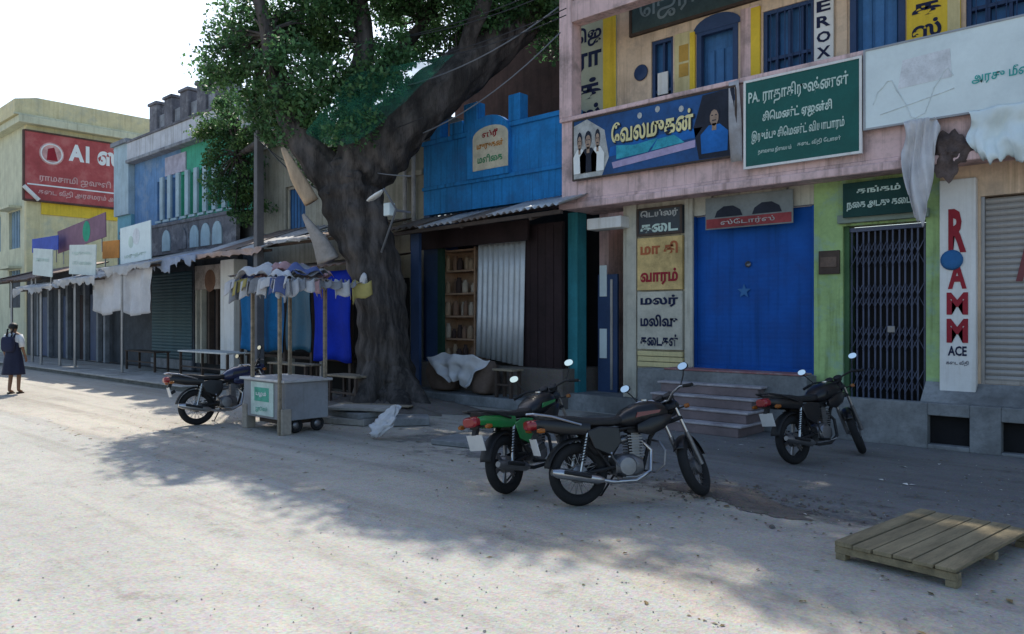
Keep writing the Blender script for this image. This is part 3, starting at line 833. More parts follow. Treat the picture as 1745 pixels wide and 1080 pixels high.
# long white faded sign
t, xa, xb = board('white_sign', 'long faded white flex sign with a little teal lettering', 1474, 1900, 4.28, 5.36, ys-0.01, m_whitesign, m_steel, 0.03, 0.025)
yf = ys-0.01-0.032
r = (X(1530, yf), X(1622, yf))
m_faint = mat('faded_print', (0.58, 0.65, 0.66), var=0.25, scale=8, bump=0)
m_faintpink = mat('faded_pink_print', (0.63, 0.66, 0.69), var=0.2, scale=5, bump=0)
MB().prism([(r[0], yf, 4.75), (r[1], yf, 4.78), (r[1]-0.02, yf, 5.15), (r[0]+0.06, yf, 5.12)], (0, -0.002, 0)).build('faded_picture', m_faintpink, t)
MB().tube([(X(1488+8*k, yf), yf, 4.6+0.28*math.sin(k*0.5)+0.03*math.sin(k*2.1)) for k in range(18)], 0.008, 5).build('faded_drawing', m_faint, t)
MB().tube([(X(1500+7*k, yf), yf, 4.45+0.01*k) for k in range(19)], 0.007, 5).build('faded_drawing', m_faint, t)
m_teal = mat('teal_lettering', (0.05, 0.38, 0.36), bump=0)
MB().text('அரசு மீன்', ((X(1656, yf)+X(1760, yf))/2, yf, 4.70), X(1760, yf)-X(1656, yf), 0.16, bold=0.02).build('lettering', m_teal, t)
# torn flex hanging below it
def torn(name, label, pxa, pxb, ztop, prof, y, seed, m=m_cloth):
    rr = random.Random(seed)
    xa, xb = X(pxa, y), X(pxb, y)
    jag = [rr.uniform(-0.06, 0.06) for _ in range(60)]
    def low(u):
        k = u*(len(prof)-1); i = min(int(k), len(prof)-2)
        return prof[i]+(prof[i+1]-prof[i])*(k-i)+jag[int(u*40)]*0.5
    def fn(u, v):
        z = ztop+(low(u)-ztop)*v
        return (xa+(xb-xa)*u+0.03*math.sin(6*v+5*u), y-0.05-0.05*math.sin(u*23+seed+2*math.sin(v*3))*(0.3+0.7*v)-0.03*math.sin(v*9+u*4)-0.03*mnoise.noise((u*6, v*5, seed)), z+0.025*mnoise.noise((u*25, 1.3, seed))*v)
    o = MB().sheet(fn, 90, 20).build(name, m, None, smooth=True, solid=0.002)
    return tag(o, label, 'torn sheet')
torn('torn_sheet', 'torn white flex strip dangling in front of the gate corner', 1541, 1600, 4.30, [3.75, 3.02, 2.92, 3.25, 4.0], ys-0.02, 4)
torn('torn_sheet', 'ragged white flex sheet hanging above the roller shutter', 1652, 1860, 4.30, [3.9, 3.62, 3.68, 3.55, 3.62, 3.5, 3.6], ys-0.02, 9, m_whitesign)
# broken plaster and stub on the slab edge
c0 = P(1618, 262, YB)
def brkf(u, v):
    a = 2*math.pi*u; r_ = v*(1+0.16*math.sin(3*a+1)+0.12*math.sin(5*a+2)+0.08*math.sin(11*a))
    return (c0.x+0.22*r_*math.cos(a), YB-0.03-0.05*(1-v*v)-0.02*math.sin(9*v+7*u)*(v < 0.95), c0.z+0.32*r_*math.sin(a))
brk = MB().sheet(brkf, 40, 8)
brk.build('broken_plaster', mat('crumbled_plaster', (0.10, 0.075, 0.07), var=0.5, scale=5, bump=1.0, bscale=14), pk, smooth=True)
# sign over the blue shutter
t = thing('shutter_sign', 'small grey and red sign over the blue shutter', 'sign', P(1275, 385, -0.08))
r = rect(1203, 1352, 330, 386, -0.08)
MB().box(r[0], r[1], -0.10, -0.07, r[2], r[3]).build('panel', mat('sign_grey', (0.20, 0.22, 0.22), var=0.2), t, bev=0.005)
MB().box(r[0]+0.02, r[1]-0.02, -0.104, -0.101, r[2]+0.02, r[2]+0.17).build('painted_band', mat('dull_red_band', (0.27, 0.05, 0.055), var=0.3), t)
for u in (0.28, 0.72):
    cx_ = r[0]+(r[1]-r[0])*u; zz = r[2]+0.19
    MB().prism([(cx_-0.24, -0.104, zz), (cx_+0.24, -0.104, zz), (cx_+0.2, -0.104, zz+0.1), (cx_+0.08, -0.104, zz+0.17), (cx_-0.08, -0.104, zz+0.17), (cx_-0.2, -0.104, zz+0.1)], (0, -0.002, 0)).build('printed_shape', m_ink, t)
MB().text('ஸ்டோர்ஸ்', ((r[0]+r[1])/2, -0.106, r[2]+0.095), 0.9, 0.1, bold=0.01).build('lettering', m_grey, t)
MB().tube([(r[0]+0.1, -0.085, r[3]), (r[0]+0.1, -0.02, Zs)], 0.01, 6).build('hanger', m_steel, t)
MB().tube([(r[1]-0.1, -0.085, r[3]), (r[1]-0.1, -0.02, Zs)], 0.01, 6).build('hanger', m_steel, t)
# stacked painted panels left of the shutter
def panel_sign(label, pa, pb_, m, lines, ml, frm=None):
    r = rect(1087, 1163, pa, pb_, -0.08)
    t = thing('wall_sign', label, 'sign', ((r[0]+r[1])/2, -0.08, r[2]))
    MB().box(r[0], r[1], -0.10, -0.003, r[2]+0.005, r[3]-0.005).build('panel', m, t, bev=0.004)
    if frm: frame((r[0]-0.005, r[1]+0.005, r[2], r[3]), -0.095, 0.04, 0.02, frm, t)
    n = len(lines)
    for i, s_ in enumerate(lines):
        h = (r[3]-r[2])/n
        MB().text(s_, ((r[0]+r[1])/2, -0.103, r[3]-h*(i+0.5)), (r[1]-r[0])*0.84, h*0.62, bold=0.04).build('lettering', ml[i % len(ml)], t)
panel_sign('framed dark sign at the top of the panel column left of the blue shutter', 352, 400, mat('slate_sign', (0.06, 0.07, 0.08)), ['டெய்லர்', 'கடை'], [m_grey, m_pl], m_darkwood)
panel_sign('faded orange and yellow panel with large red lettering', 403, 494, mat('faded_orange_panel', (0.58, 0.42, 0.18), var=0.3, scale=4), ['மா தி', 'வாரம்'], [mat('orange_letter', (0.4, 0.12, 0.05), bump=0), m_red])
panel_sign('pale panel with three dark blue lettered lines under the red lettered panel', 496, 596, mat('pale_grey_panel', (0.50, 0.48, 0.40), var=0.2, scale=3), ['மலர்', 'மலிவு', 'கடைகள்'], [m_navy])
r = rect(1087, 1163, 598, 626, -0.08)
t = thing('plank_screen', 'yellowish boards closing the foot of the panel column', 'boards', ((r[0]+r[1])/2, -0.08, r[2]))
for i in range(3):
    h = (r[3]-r[2])/3
    MB().box(r[0], r[1], -0.10+0.01*(i % 2), -0.01, r[2]+h*i+0.006, r[2]+h*(i+1)-0.006).build('plank', m_paleyel, t, bev=0.006)
# dark green sign over the gate
r = rect(1437, 1562, 306, 366, -0.14)
t = thing('gate_sign', 'dark green lettered sign over the lattice gate', 'sign', ((r[0]+r[1])/2, -0.14, r[2]))
MB().box(r[0], r[1], -0.16, -0.13, r[2], r[3]).build('panel', mat('dark_green_sign', (0.012, 0.05, 0.045)), t, bev=0.005)
for i, s_ in enumerate(('தங்கம்', 'நகை அடகு கடை')):
    MB().text(s_, ((r[0]+r[1])/2, -0.163, r[3]-(r[3]-r[2])*(0.28+0.42*i)), (r[1]-r[0])*(0.6+0.28*i), (r[3]-r[2])*0.25, bold=0.03).build('lettering', m_pl, t)
MB().beam((r[0]+0.1, -0.13, r[3]-0.05), (r[0]+0.1, 0.0, r[3]-0.05), 0.03).beam((r[1]-0.1, -0.13, r[3]-0.05), (r[1]-0.1, 0.0, r[3]-0.05), 0.03).build('bracket', m_steel, t)
# white pillar with red vertical lettering
r = (X(1606, -0.05), X(1662, -0.05), 0.86, Zh(1635, 338, -0.05))
t = thing('pillar_sign', 'white pillar board with big red vertical letters and a blue ball', 'sign', ((r[0]+r[1])/2, -0.05, r[2]))
MB().box(r[0]-0.02, r[1]+0.02, -0.12, -0.002, r[2]-0.15, r[3]+0.25).build('panel', m_white, t, bev=0.012)
xm = (r[0]+r[1])/2
for (s_, pa, pb_, w_) in (('R', 355, 430, 0.21), ('A', 446, 492, 0.22), ('M', 498, 536, 0.25), ('M', 543, 584, 0.25)):
    z0, z1 = Zh(1635, pb_, -0.12), Zh(1635, pa, -0.12)
    MB().text(s_, (xm, -0.122, (z0+z1)/2), w_, z1-z0, bold=0.04).build('letter', m_red, t)
MB().text('ACE', (xm, -0.122, Zh(1635, 598, -0.12)), 0.22, 0.13, bold=0.03).build('letter', m_navy, t)
MB().text('கடை வீதி', (xm, -0.122, Zh(1635, 619, -0.12)), 0.26, 0.07, bold=0.01).build('letter', m_navy, t)
c0 = P(1622, 443, -0.125)
MB().lathe([(0.13, 0), (0.135, 0.01), (0.1, 0.03), (0.0, 0.04)], c0, (0, -1, 0), 22).build('ball', mat('blue_ball', (0.03, 0.14, 0.34)), t, smooth=True)
# ------------------------------------------------------------------ low blue shop between the tree and the pink building
qx0, qx1 = X(722, 0), bx0-0.02
bs = thing('blue_parapet_shop', 'low shop with a bright blue stepped parapet and a dark open front', 'building', ((qx0+qx1)/2, 1.0, 0))
zb0, zb1 = 4.05, 5.62
MB().box(qx0, qx1, 0.0, 0.22, zb0, zb1).build('parapet', m_bnblue, bs)
MB().box(qx0-0.03, qx1, -0.05, 0.27, zb1+0.001, zb1+0.10).build('coping', m_bnblue, bs, bev=0.015)
MB().box(qx0-0.01, qx1, -0.05, -0.001, zb0+0.55, zb0+0.63).build('moulding', m_bnblue, bs, bev=0.012)
for (pa, pb_, top) in ((735, 752, 196), (768, 790, 208), (792, 815, 176), (868, 888, 160)):
    xa, xb = X(pa, 0), X(pb_, 0)
    MB().box(xa, xb, -0.04, 0.22, zb1+0.101, Zh((pa+pb_)/2, top, 0)).build('parapet_block', m_bnblue, bs, bev=0.02)
xa, xb = X(800, 0), X(872, 0)
zt = Zh(836, 196, 0)
nic = [(xa, -0.10, zb0+0.62)]
for k in range(13):
    a = math.pi*(1-k/12)
    nic.append(((xa+xb)/2+(xb-xa)/2*math.cos(a), -0.10, zt-0.38+0.36*math.sin(a)))
nic.append((xb, -0.10, zb0+0.62))
MB().prism(nic, (0, 0.099, 0)).build('niche_surround', m_bnblue, bs)
xa, xb = X(806, -0.1), X(866, -0.1)
z0_, z1_ = Zh(836, 287, -0.1), Zh(836, 213, -0.1)
nic = [(xa, -0.108, z0_), ]
for k in range(11):
    a = math.pi*(1-k/10)
    nic.append(((xa+xb)/2+(xb-xa)/2*math.cos(a), -0.108, z1_-0.22+0.22*math.sin(a)))
nic.append((xb, -0.108, z0_))
pq = MB().prism(nic, (0, 0.007, 0)).build('name_panel', mat('cream_panel', (0.6, 0.55, 0.42), var=0.2, scale=5), bs)
for (s_, v, w_, m) in (('ஸ்ரீ', 0.80, 0.45, m_red), ('முருகன்', 0.55, 0.75, mat('orange_letters', (0.5, 0.2, 0.03), bump=0)), ('மளிகை', 0.25, 0.7, mat('green_letters', (0.05, 0.25, 0.12), bump=0))):
    MB().text(s_, ((xa+xb)/2, -0.109, z0_+(z1_-z0_)*v), (xb-xa)*w_, 0.17, bold=0.03).build('lettering', m, pq)
# dark brown wall rising behind
bw = thing('brown_back_house', 'dark brown plastered house wall rising behind the blue parapet', 'building', (-11, 3.2, 0))
MB().box(-15.4, bx0-0.05, 3.0, 3.2, 0, 9.4).build('wall', m_brownwall, bw)
MB().box(-15.5, bx0-0.05, 2.9, 3.3, 9.401, 9.55).build('coping', m_brownwall, bw)
MB().box(-15.4, -15.2, 3.201, 8.0, 0, 9.4).build('wall', m_brownwall, bw)
# front of the dark shop
zf = 0.75
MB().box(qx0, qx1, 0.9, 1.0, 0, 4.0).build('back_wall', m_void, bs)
MB().box(qx0, qx0+0.2, 0.0, 0.9, 0, 4.04).build('side_wall', m_darkblue, bs)
MB().box(qx0, qx1, -0.36, 0.9, 0.0, zf).build('floor', m_soil, bs)
MB().box(qx0-0.6, qx1-0.3, -1.05, -0.362, 0.0, 0.2).build('front_step', m_plinth, bs, bev=0.02)
xa, xb = X(890, -0.2), X(957, -0.2)
n = 5
dr_ = MB().box(xa, xb, -0.16, -0.10, zf+0.002, 3.55).build('door', m_oxide, bs, label='dark red brown plank door')
for i in range(n):
    a, b = xa+(xb-xa)*i/n, xa+(xb-xa)*(i+1)/n
    MB().box(a+0.006, b-0.006, -0.19-0.006*(i % 2), -0.161, zf+0.01, 3.5).build('plank', m_oxide, dr_)
MB().box(X(700, -0.4), X(900, -0.4), -0.42, -0.36, 3.22, 3.62).build('header_board', m_oxide, bs)
MB().box(X(728, -0.1), X(748, -0.1), -0.14, -0.08, zf, 3.3).build('door_leaf', m_darkblue, bs)
MB().box(X(703, -0.9), X(717, -0.9), -0.95, -0.88, 0.0, 3.5).build('post', m_darkblue, bs)
MB().box(X(749, -0.1), X(757, -0.1), -0.16, -0.07, zf, 3.3).build('door_post', mat('dark_green_post', (0.02, 0.06, 0.04)), bs)
# shelf rack inside
xa, xb = X(752, 0.05), X(809, 0.05)
sf = thing('goods_shelf', 'brown wooden shelf rack packed with jars inside the dark shop', 'shelf', ((xa+xb)/2, 0.3, zf))
m_shelf = mat('shelf_wood', (0.46, 0.30, 0.20), var=0.3)
MB().box(xa, xb, 0.50, 0.53, zf, 3.25).build('back_panel', m_shelf, sf)
lev = [zf+0.02, 1.25, 1.75, 2.25, 2.75, 3.2]
for z in lev: MB().box(xa, xb, 0.08, 0.499, z-0.02, z+0.02).build('shelf_board', m_shelf, sf)
for x in (xa, xb-0.04): MB().box(x, x+0.04, 0.06, 0.499, zf+0.001, 3.25).build('upright', m_shelf, sf)
jm = [mat('jar_tan', (0.42, 0.30, 0.2)), mat('jar_brown', (0.25, 0.15, 0.1)), mat('jar_dark', (0.07, 0.045, 0.04)), mat('jar_pale', (0.5, 0.42, 0.33))]
for z in lev[:-1]:
    x = xa+0.1
    while x < xb-0.1:
        h = rnd.uniform(0.2, 0.36); r_ = rnd.uniform(0.05, 0.08)
        jar = MB().lathe([(r_*0.9, 0), (r_, 0.02), (r_, h*0.75), (r_*0.65, h*0.85), (r_*0.65, h)], (x, 0.2+rnd.uniform(-.05, .05), z+0.021), n=10).build('jar', rnd.choice(jm), None, smooth=True)
        tag(jar, 'small jar standing on the brown shelf rack in the dark shop', 'jar', 'jars on the shop shelf')
        x += r_*2+rnd.uniform(0.02, 0.08)
# zinc sheet screen
cs = corrugated('zinc_screen', m_galv, (X(808, -0.3), -0.28, Zh(808, 606, -0.3)), (X(890, -0.3), -0.30, Zh(890, 624, -0.3)), (X(808, -0.3), -0.20, Zh(808, 398, -0.3)), (X(890, -0.3), -0.22, Zh(890, 385, -0.3)), 9, 0.025, (0, 1, 0), th=0.003)
tag(cs, 'upright pale corrugated zinc sheet closing part of the dark shop', 'sheet')
# rusty awning over the dark shop
aw = thing('rusty_awning', 'sagging rusty sheet awning over the dark shop front', 'awning', (X(800, -1.2), -1.3, 0))
xs = [X(p, -1.25) for p in (652, 712, 770, 828, 886, 951)]
for i in range(5):
    za = 3.55+0.02*i+rnd.uniform(-0.03, 0.03)
    corrugated('roof_sheet', [m_rust, m_greysheet, m_rust, m_greysheet, m_galv][i], (xs[i]-0.03, -1.25+rnd.uniform(-.06, .06), za), (xs[i+1]+0.03, -1.25+rnd.uniform(-.06, .06), za+0.03), (xs[i]-0.03, 0.0-0.01, za+0.40), (xs[i+1]+0.03, -0.01, za+0.42), 6, 0.025, (0, 0, 1), aw, th=0.004)
MB().beam((xs[0], -1.15, 3.50), (xs[-1], -1.15, 3.56), 0.07).build('purlin', m_darkwood, aw)
for i in (0, 2, 4):
    MB().beam((xs[i]+0.2, -1.2, 3.49), (xs[i]+0.2, -0.02, 3.86), 0.06).build('rafter', m_darkwood, aw)
MB().beam((xs[0]+0.15, -1.15, 0.0), (xs[0]+0.15, -1.15, 3.46), 0.09).build('post', m_darkwood, aw)
# ------------------------------------------------------------------ pale plastered house behind the tree
gx0_, gx1_ = -20.9, qx0-0.03
ph = thing('pale_house', 'pale grey plastered house front half hidden by the tree', 'building', (-17, 2, 0))
m_palehouse = mat('pale_grey_plaster', (0.33, 0.32, 0.27), var=0.2, streak=0.35)
wh = MB(); wall(wh, gx0_, gx1_, 0, 6.6, 0.05, 0.3, [(-16.2, -15.2, 3.9, 5.4), (-19.2, -18.2, 3.9, 5.4)]); wh.build('wall', m_palehouse, ph)
MB().box(gx0_, gx1_, -0.05, 0.35, 6.601, 6.75).build('coping', m_palehouse, ph)
MB().box(gx0_, gx1_, 0.301, 6.0, 6.3, 6.5).build('roof', m_conc, ph)
for xw in (-16.2, -19.2):
    wn = MB().box(xw, xw+1.0, 0.2, 0.24, 3.9, 5.4).build('window', m_bluewood, ph)
    frame((xw, xw+1.0, 3.9, 5.4), 0.19, 0.07, 0.06, m_cream, wn)
    for i in range(1, 6): MB().tube([(xw+i/6, 0.12, 3.97), (xw+i/6, 0.12, 5.33)], 0.01, 6).build('bar', m_darkblue, wn)
for px in (691, 706):
    MB().tube([(X(px, -0.02), -0.04, 3.9), (X(px, -0.02), -0.04, 6.0)], 0.05, 8).build('drain_pipe', m_greysheet, ph, smooth=True)
MB().box(X(684, 0), X(720, 0), -0.03, 0.04, 5.0, 5.12).build('ledge', m_palehouse, ph)
# ------------------------------------------------------------------ electric pole and wires
pp = PZ(441, 640, 17.6); pxp, pyp = pp.x, pp.y
po = thing('electric_pole', 'grey cement electric pole with two cross arms in front of the big tree', 'pole', (pxp, pyp, 0))
MB().hexa([(pxp-0.09, pyp-0.1, 0), (pxp+0.09, pyp-0.1, 0), (pxp+0.09, pyp+0.1, 0), (pxp-0.09, pyp+0.1, 0)],
          [(pxp-0.065, pyp-0.075, 9.6), (pxp+0.065, pyp-0.075, 9.6), (pxp+0.065, pyp+0.075, 9.6), (pxp-0.065, pyp+0.075, 9.6)]).build('shaft', m_pole, po, bev=0.015)
arms = []
for (py, L) in ((76, 0.85), (117, 0.95), (212, 0.45)):
    z = PZ(441, py, 17.6).z
    ca = MB().beam((pxp-L, pyp-0.16, z), (pxp+L*0.75, pyp-0.16, z), 0.07, 0.09).build('cross_arm', m_steel, po)
    for k in (-0.9, -0.5, 0.45, 0.68):
        MB().lathe([(0.02, 0), (0.045, 0.03), (0.03, 0.06), (0.045, 0.09), (0.02, 0.14)], (pxp+L*k, pyp-0.16, z+0.045), n=10).build('insulator', m_white, ca, smooth=True)
    arms.append(z)
jb = PZ(441, 180, 17.6)
MB().box(pxp-0.12, pxp+0.12, pyp-0.32, pyp-0.15, jb.z-0.25, jb.z+0.1).build('junction_box', m_steel, po, bev=0.01)
coil = MB()
for k in range(4):
    coil.ring(0.22+0.02*k, 0.012, (pxp+0.25+0.02*k, pyp-0.2, arms[1]-0.45-0.05*k), (0.2, 1, 0.1), 24, 5)
coil.build('cable_coil', m_wire, po)
def wire(a, b, sag, r, label, m=m_wire):
    a, b = Vector(a), Vector(b)
    pts = [a.lerp(b, t/22)-Vector((0, 0, sag*4*(t/22)*(1-t/22))) for t in range(23)]
    o = MB().tube(pts, r, 5).build('overhead_wire', m, None, smooth=True)
    return tag(o, label, 'wire', 'overhead wires from the pole')
b1 = Vector((bx0-0.1, YB-0.2, 8.3))
wl = 'thin overhead wire strung from the electric pole past the leaning limb'
w2l = 'pale overhead cable strung from the electric pole to the pink building'
for (pa, pb_, za, rr_) in ((76, -30, 0, .010), (117, 20, 0, .010)):
    for k in (-0.5, 0.45):
        a = (pxp+0.9*k, pyp-0.16, arms[0 if pa == 76 else 1]+0.18)
        wire(a, PZ(965, pb_+12*k, 13.2), 0.55, rr_, wl)
wire((pxp+0.2, pyp-0.16, arms[1]-0.1), PZ(952, 12, 13.6), 0.95, 0.014, w2l, m_paleWire)
wire((pxp+0.2, pyp-0.16, arms[2]), PZ(955, 55, 13.6), 1.25, 0.013, w2l, m_paleWire)
wire((pxp+0.15, pyp-0.16, arms[2]-0.1), PZ(700, 300, 14.2), 0.25, 0.012, 'pale cable drooping from the pole to the tree trunk', m_paleWire)
for (zz, pa, pyb, dd, sg) in ((0.3, 770, 60, 14.6, 0.5), (0.15, 720, 200, 14.4, 0.45), (-0.05, 650, 232, 14.3, 0.35), (-0.3, 600, 300, 14.4, 0.3)):
    wire((pxp+0.1, pyp-0.16, arms[2]+zz), PZ(pa, pyb, dd), sg, 0.009, 'thin slack cable hanging from the pole to the leaning limb')
wire((pxp+0.1, pyp-0.16, arms[2]-0.2), PZ(560, 330, 14.6), 0.2, 0.014, 'thin cable hanging between the pole and the tree fork')
# ------------------------------------------------------------------ the big leaning tree
base = G(665, 692)
tr = thing('shade_tree', 'huge leaning shade tree with a thick dark trunk and broken limb', 'tree', (base.x, base.y, 0))
def limb(pts, rs, seed, n=22, flute=0.07, sub=5, name='limb', m=None, ridge=1.0):
    P_ = [Vector(p) for p in pts]
    q, rr = [], []
    N = len(P_)
    for i in range(N-1):
        p0, p1, p2, p3 = P_[max(i-1, 0)], P_[i], P_[i+1], P_[min(i+2, N-1)]
        for k in range(sub):
            t = k/sub
            q.append(0.5*((2*p1)+(p2-p0)*t+(2*p0-5*p1+4*p2-p3)*t*t+(3*p1-p0-3*p2+p3)*t**3))
            rr.append(rs[i]+(rs[i+1]-rs[i])*t)
    q.append(P_[-1]); rr.append(rs[-1])
    R_ = random.Random(seed); ph = [R_.uniform(0, 6.28) for _ in range(5)]
    b = MB().tube(q, rr, n)
    for i in range(len(q)):
        for k in range(n):
            v = Vector(b.v[i*n+k]); d = v-q[i]
            a = 2*math.pi*k/n
            nv_ = mnoise.noise((math.cos(a)*5*ridge+seed, math.sin(a)*5*ridge, q[i].z*1.1))+0.6*mnoise.noise((math.cos(a)*11*ridge+seed, math.sin(a)*11*ridge, q[i].z*2.2))
            f = 1+0.055*nv_-0.05*max(0, 1-abs(nv_)*5)+flute*(math.sin(3*a+ph[0]+i*0.12)+0.6*math.sin(5*a+ph[1]-i*0.2)+0.5*math.sin(8*a+ph[2]+i*0.3))+0.05*math.sin(i*0.9+ph[3]+2*a)
            b.v[i*n+k] = tuple(q[i]+d*f)
    return b.build(name, m or m_bark, tr, smooth=True)
limb([PZ(672, 712, 14.9), PZ(668, 680, 14.95), PZ(660, 630, 15), PZ(652, 540, 15), PZ(634, 450, 15), PZ(612, 380, 15.05), PZ(596, 320, 15.1), PZ(590, 280, 15.15)],
     [0.68, 0.59, 0.52, 0.48, 0.50, 0.56, 0.58, 0.42], 1, 90, 0.07, 14, 'trunk')
for (pa, pyb, dd, r_) in ((612, 703, 14.3, 0.22), (718, 692, 14.4, 0.22), (690, 706, 14.0, 0.2)):   # roots
    limb([PZ(655+(pa-655)*0.2, 620, 14.85), PZ(655+(pa-655)*0.65, 668, 14.6), PZ(pa, pyb, dd), PZ(pa+(pa-655)*0.35, pyb+10, dd-0.15)], [0.3, r_*1.25, r_, 0.06], pa, 14, 0.06, 4, 'root')
limb([PZ(592, 330, 15.1), PZ(618, 285, 15.15), PZ(655, 240, 15.25), PZ(712, 188, 15.5), PZ(782, 128, 15.9), PZ(862, 58, 16.4), PZ(935, -10, 16.9), PZ(1000, -90, 17.2), PZ(1030, -200, 17.4)],
     [0.50, 0.60, 0.60, 0.54, 0.50, 0.44, 0.38, 0.3, 0.2], 2, 72, 0.05, 12)
limb([PZ(590, 335, 15.1), PZ(552, 285, 15.1), PZ(512, 235, 15.2), PZ(478, 160, 15.4), PZ(455, 60, 15.6), PZ(430, -40, 15.6)], [0.42, 0.36, 0.27, 0.19, 0.14, 0.08], 3, 40, 0.06, 10)
limb([PZ(600, 320, 15.2), PZ(606, 250, 15.6), PZ(600, 170, 16), PZ(622, 80, 16.2), PZ(610, -40, 16.4), PZ(640, -200, 16.4)], [0.4, 0.30, 0.24, 0.2, 0.16, 0.1], 4, 40, 0.06, 10)
limb([PZ(606, 200, 15.9), PZ(660, 110, 16.6), PZ(720, 40, 17.2), PZ(760, -60, 17.4)], [0.2, 0.15, 0.12, 0.08], 5, 12)
limb([PZ(520, 245, 15.2), PZ(480, 235, 17), PZ(440, 245, 19.5), PZ(405, 265, 21.5)], [0.2, 0.15, 0.11, 0.06], 6, 12)
limb([PZ(790, 120, 15.95), PZ(800, 60, 15.6), PZ(830, -20, 15.3), PZ(820, -160, 15)], [0.24, 0.18, 0.15, 0.1], 7, 12)
limb([PZ(530, 345, 14.75), PZ(505, 300, 14.7), PZ(482, 252, 14.7)], [0.15, 0.12, 0.04], 8, 10, 0.15, 4, 'broken_limb', m_freshwood)
limb([PZ(560, 445, 14.6), PZ(545, 410, 14.6), PZ(517, 365, 14.7)], [0.20, 0.13, 0.03], 9, 10, 0.2, 4, 'bark_scar', mat('bare_grey_wood', (0.34, 0.30, 0.27), var=0.3))
# crown: leaf clumps through its volume
CENT = []
def foliage(name, clumps, seed, leaf=0.12, parent=None, m=None):
    g = np.random.default_rng(seed)
    cs, ns = [], []
    for (c, rad, cnt, per, cr) in clumps:
        n = 0
        while n < cnt:
            p = g.uniform(-1, 1, 3)
            d = np.linalg.norm(p)
            if d > 1 or g.random() > 0.35+0.65*d: continue
            ctr = np.array(c)+p*np.array(rad)
            k = int(per*g.uniform(0.6, 1.3))
            s = cr*g.uniform(0.6, 1.25)
            pts = g.normal(0, 1, (k, 3)); pts /= np.linalg.norm(pts, axis=1)[:, None]
            pts *= (g.uniform(0, 1, (k, 1))**0.45)*s
            pts[:, 2] *= 0.6
            cs.append(ctr+pts); n += 1; CENT.append(Vector(ctr))
    pts = np.concatenate(cs)
    n = len(pts)
    a = g.normal(0, 1, (n, 3)); a[:, 2] -= 0.35; a /= np.linalg.norm(a, axis=1)[:, None]
    up = g.normal(0, 0.55, (n, 3)); up[:, 2] += 1
    b = np.cross(a, up); b /= np.linalg.norm(b, axis=1)[:, None]
    L = leaf*g.uniform(0.6, 1.3, (n, 1)); Wd = L*0.30
    nn = np.cross(a, b)
    v = np.stack([pts-a*L*0.5, pts+b*Wd+nn*L*0.06, pts+a*L*0.5, pts-b*Wd+nn*L*0.06], 1).reshape(-1, 3)
    me = bpy.data.meshes.new(name)
    me.vertices.add(4*n); me.vertices.foreach_set('co', v.ravel())
    me.loops.add(4*n); me.loops.foreach_set('vertex_index', np.arange(4*n))
    me.polygons.add(n); me.polygons.foreach_set('loop_start', np.arange(0, 4*n, 4))
    me.polygons.foreach_set('loop_total', np.full(n, 4))
    me.update(calc_edges=True); me.validate()
    me.materials.append(m or m_leaf)
    o = bpy.data.objects.new(name, me); C.objects.link(o)
    if parent is not None:
        o.parent = parent; o.location = -Vector(parent.location)
    o['kind'] = 'stuff'
    return o
def CL(px, py, d, rx, ry, rz, cnt, per=80, cr=0.42):
    return (tuple(PZ(px, py, d)), (rx, ry, rz), cnt, per, cr)
cl = [CL(430, 60, 16.2, 1.0, 0.7, 1.0, 34), CL(405, 130, 17, 0.65, 0.8, 0.9, 24), CL(500, 95, 16.2, 1.0, 0.9, 0.9, 15), CL(470, 190, 16.6, 0.9, 0.7, 0.7, 30),
      CL(395, 285, 21.6, 0.7, 0.7, 1.3, 46), CL(410, 205, 21, 0.85, 0.7, 0.8, 32), CL(370, 225, 21.6, 0.45, 0.5, 0.55, 14), CL(425, 350, 21.4, 0.5, 0.5, 0.6, 14),
      CL(560, 200, 17.5, 1.2, 0.9, 0.9, 30), CL(650, 170, 17.6, 1.2, 0.9, 0.8, 30), CL(560, 270, 16.8, 0.9, 0.5, 0.5, 16), CL(700, 110, 17.8, 1.0, 0.8, 0.7, 17),
      CL(560, 100, 17.2, 1.1, 0.9, 0.6, 7), CL(620, 10, 16.8, 1.4, 1.0, 0.5, 13), CL(700, 0, 17.2, 1.2, 1, 0.5, 9), CL(540, -10, 16.5, 1.3, 1, 0.6, 13),
      CL(820, 15, 16.0, 0.9, 0.7, 0.5, 46), CL(900, 5, 16.4, 0.8, 0.7, 0.6, 50), CL(780, 70, 16.2, 0.5, 0.5, 0.6, 14), CL(850, -60, 16, 1.5, 1.2, 0.7, 40), CL(945, 50, 17, 0.5, .5, .7, 14)]
for q in (CL(545, 150, 14.9, 0.8, 0.5, 0.6, 15), CL(620, 135, 15.0, 0.8, 0.5, 0.5, 15), CL(690, 100, 15.2, 0.8, 0.5, 0.45, 12), CL(480, 120, 15.0, 0.7, 0.5, 0.8, 12), CL(520, 215, 15.2, 0.6, 0.4, 0.4, 10), CL(600, 215, 14.7, 0.6, 0.4, 0.4, 10)):
    cl.append(q)
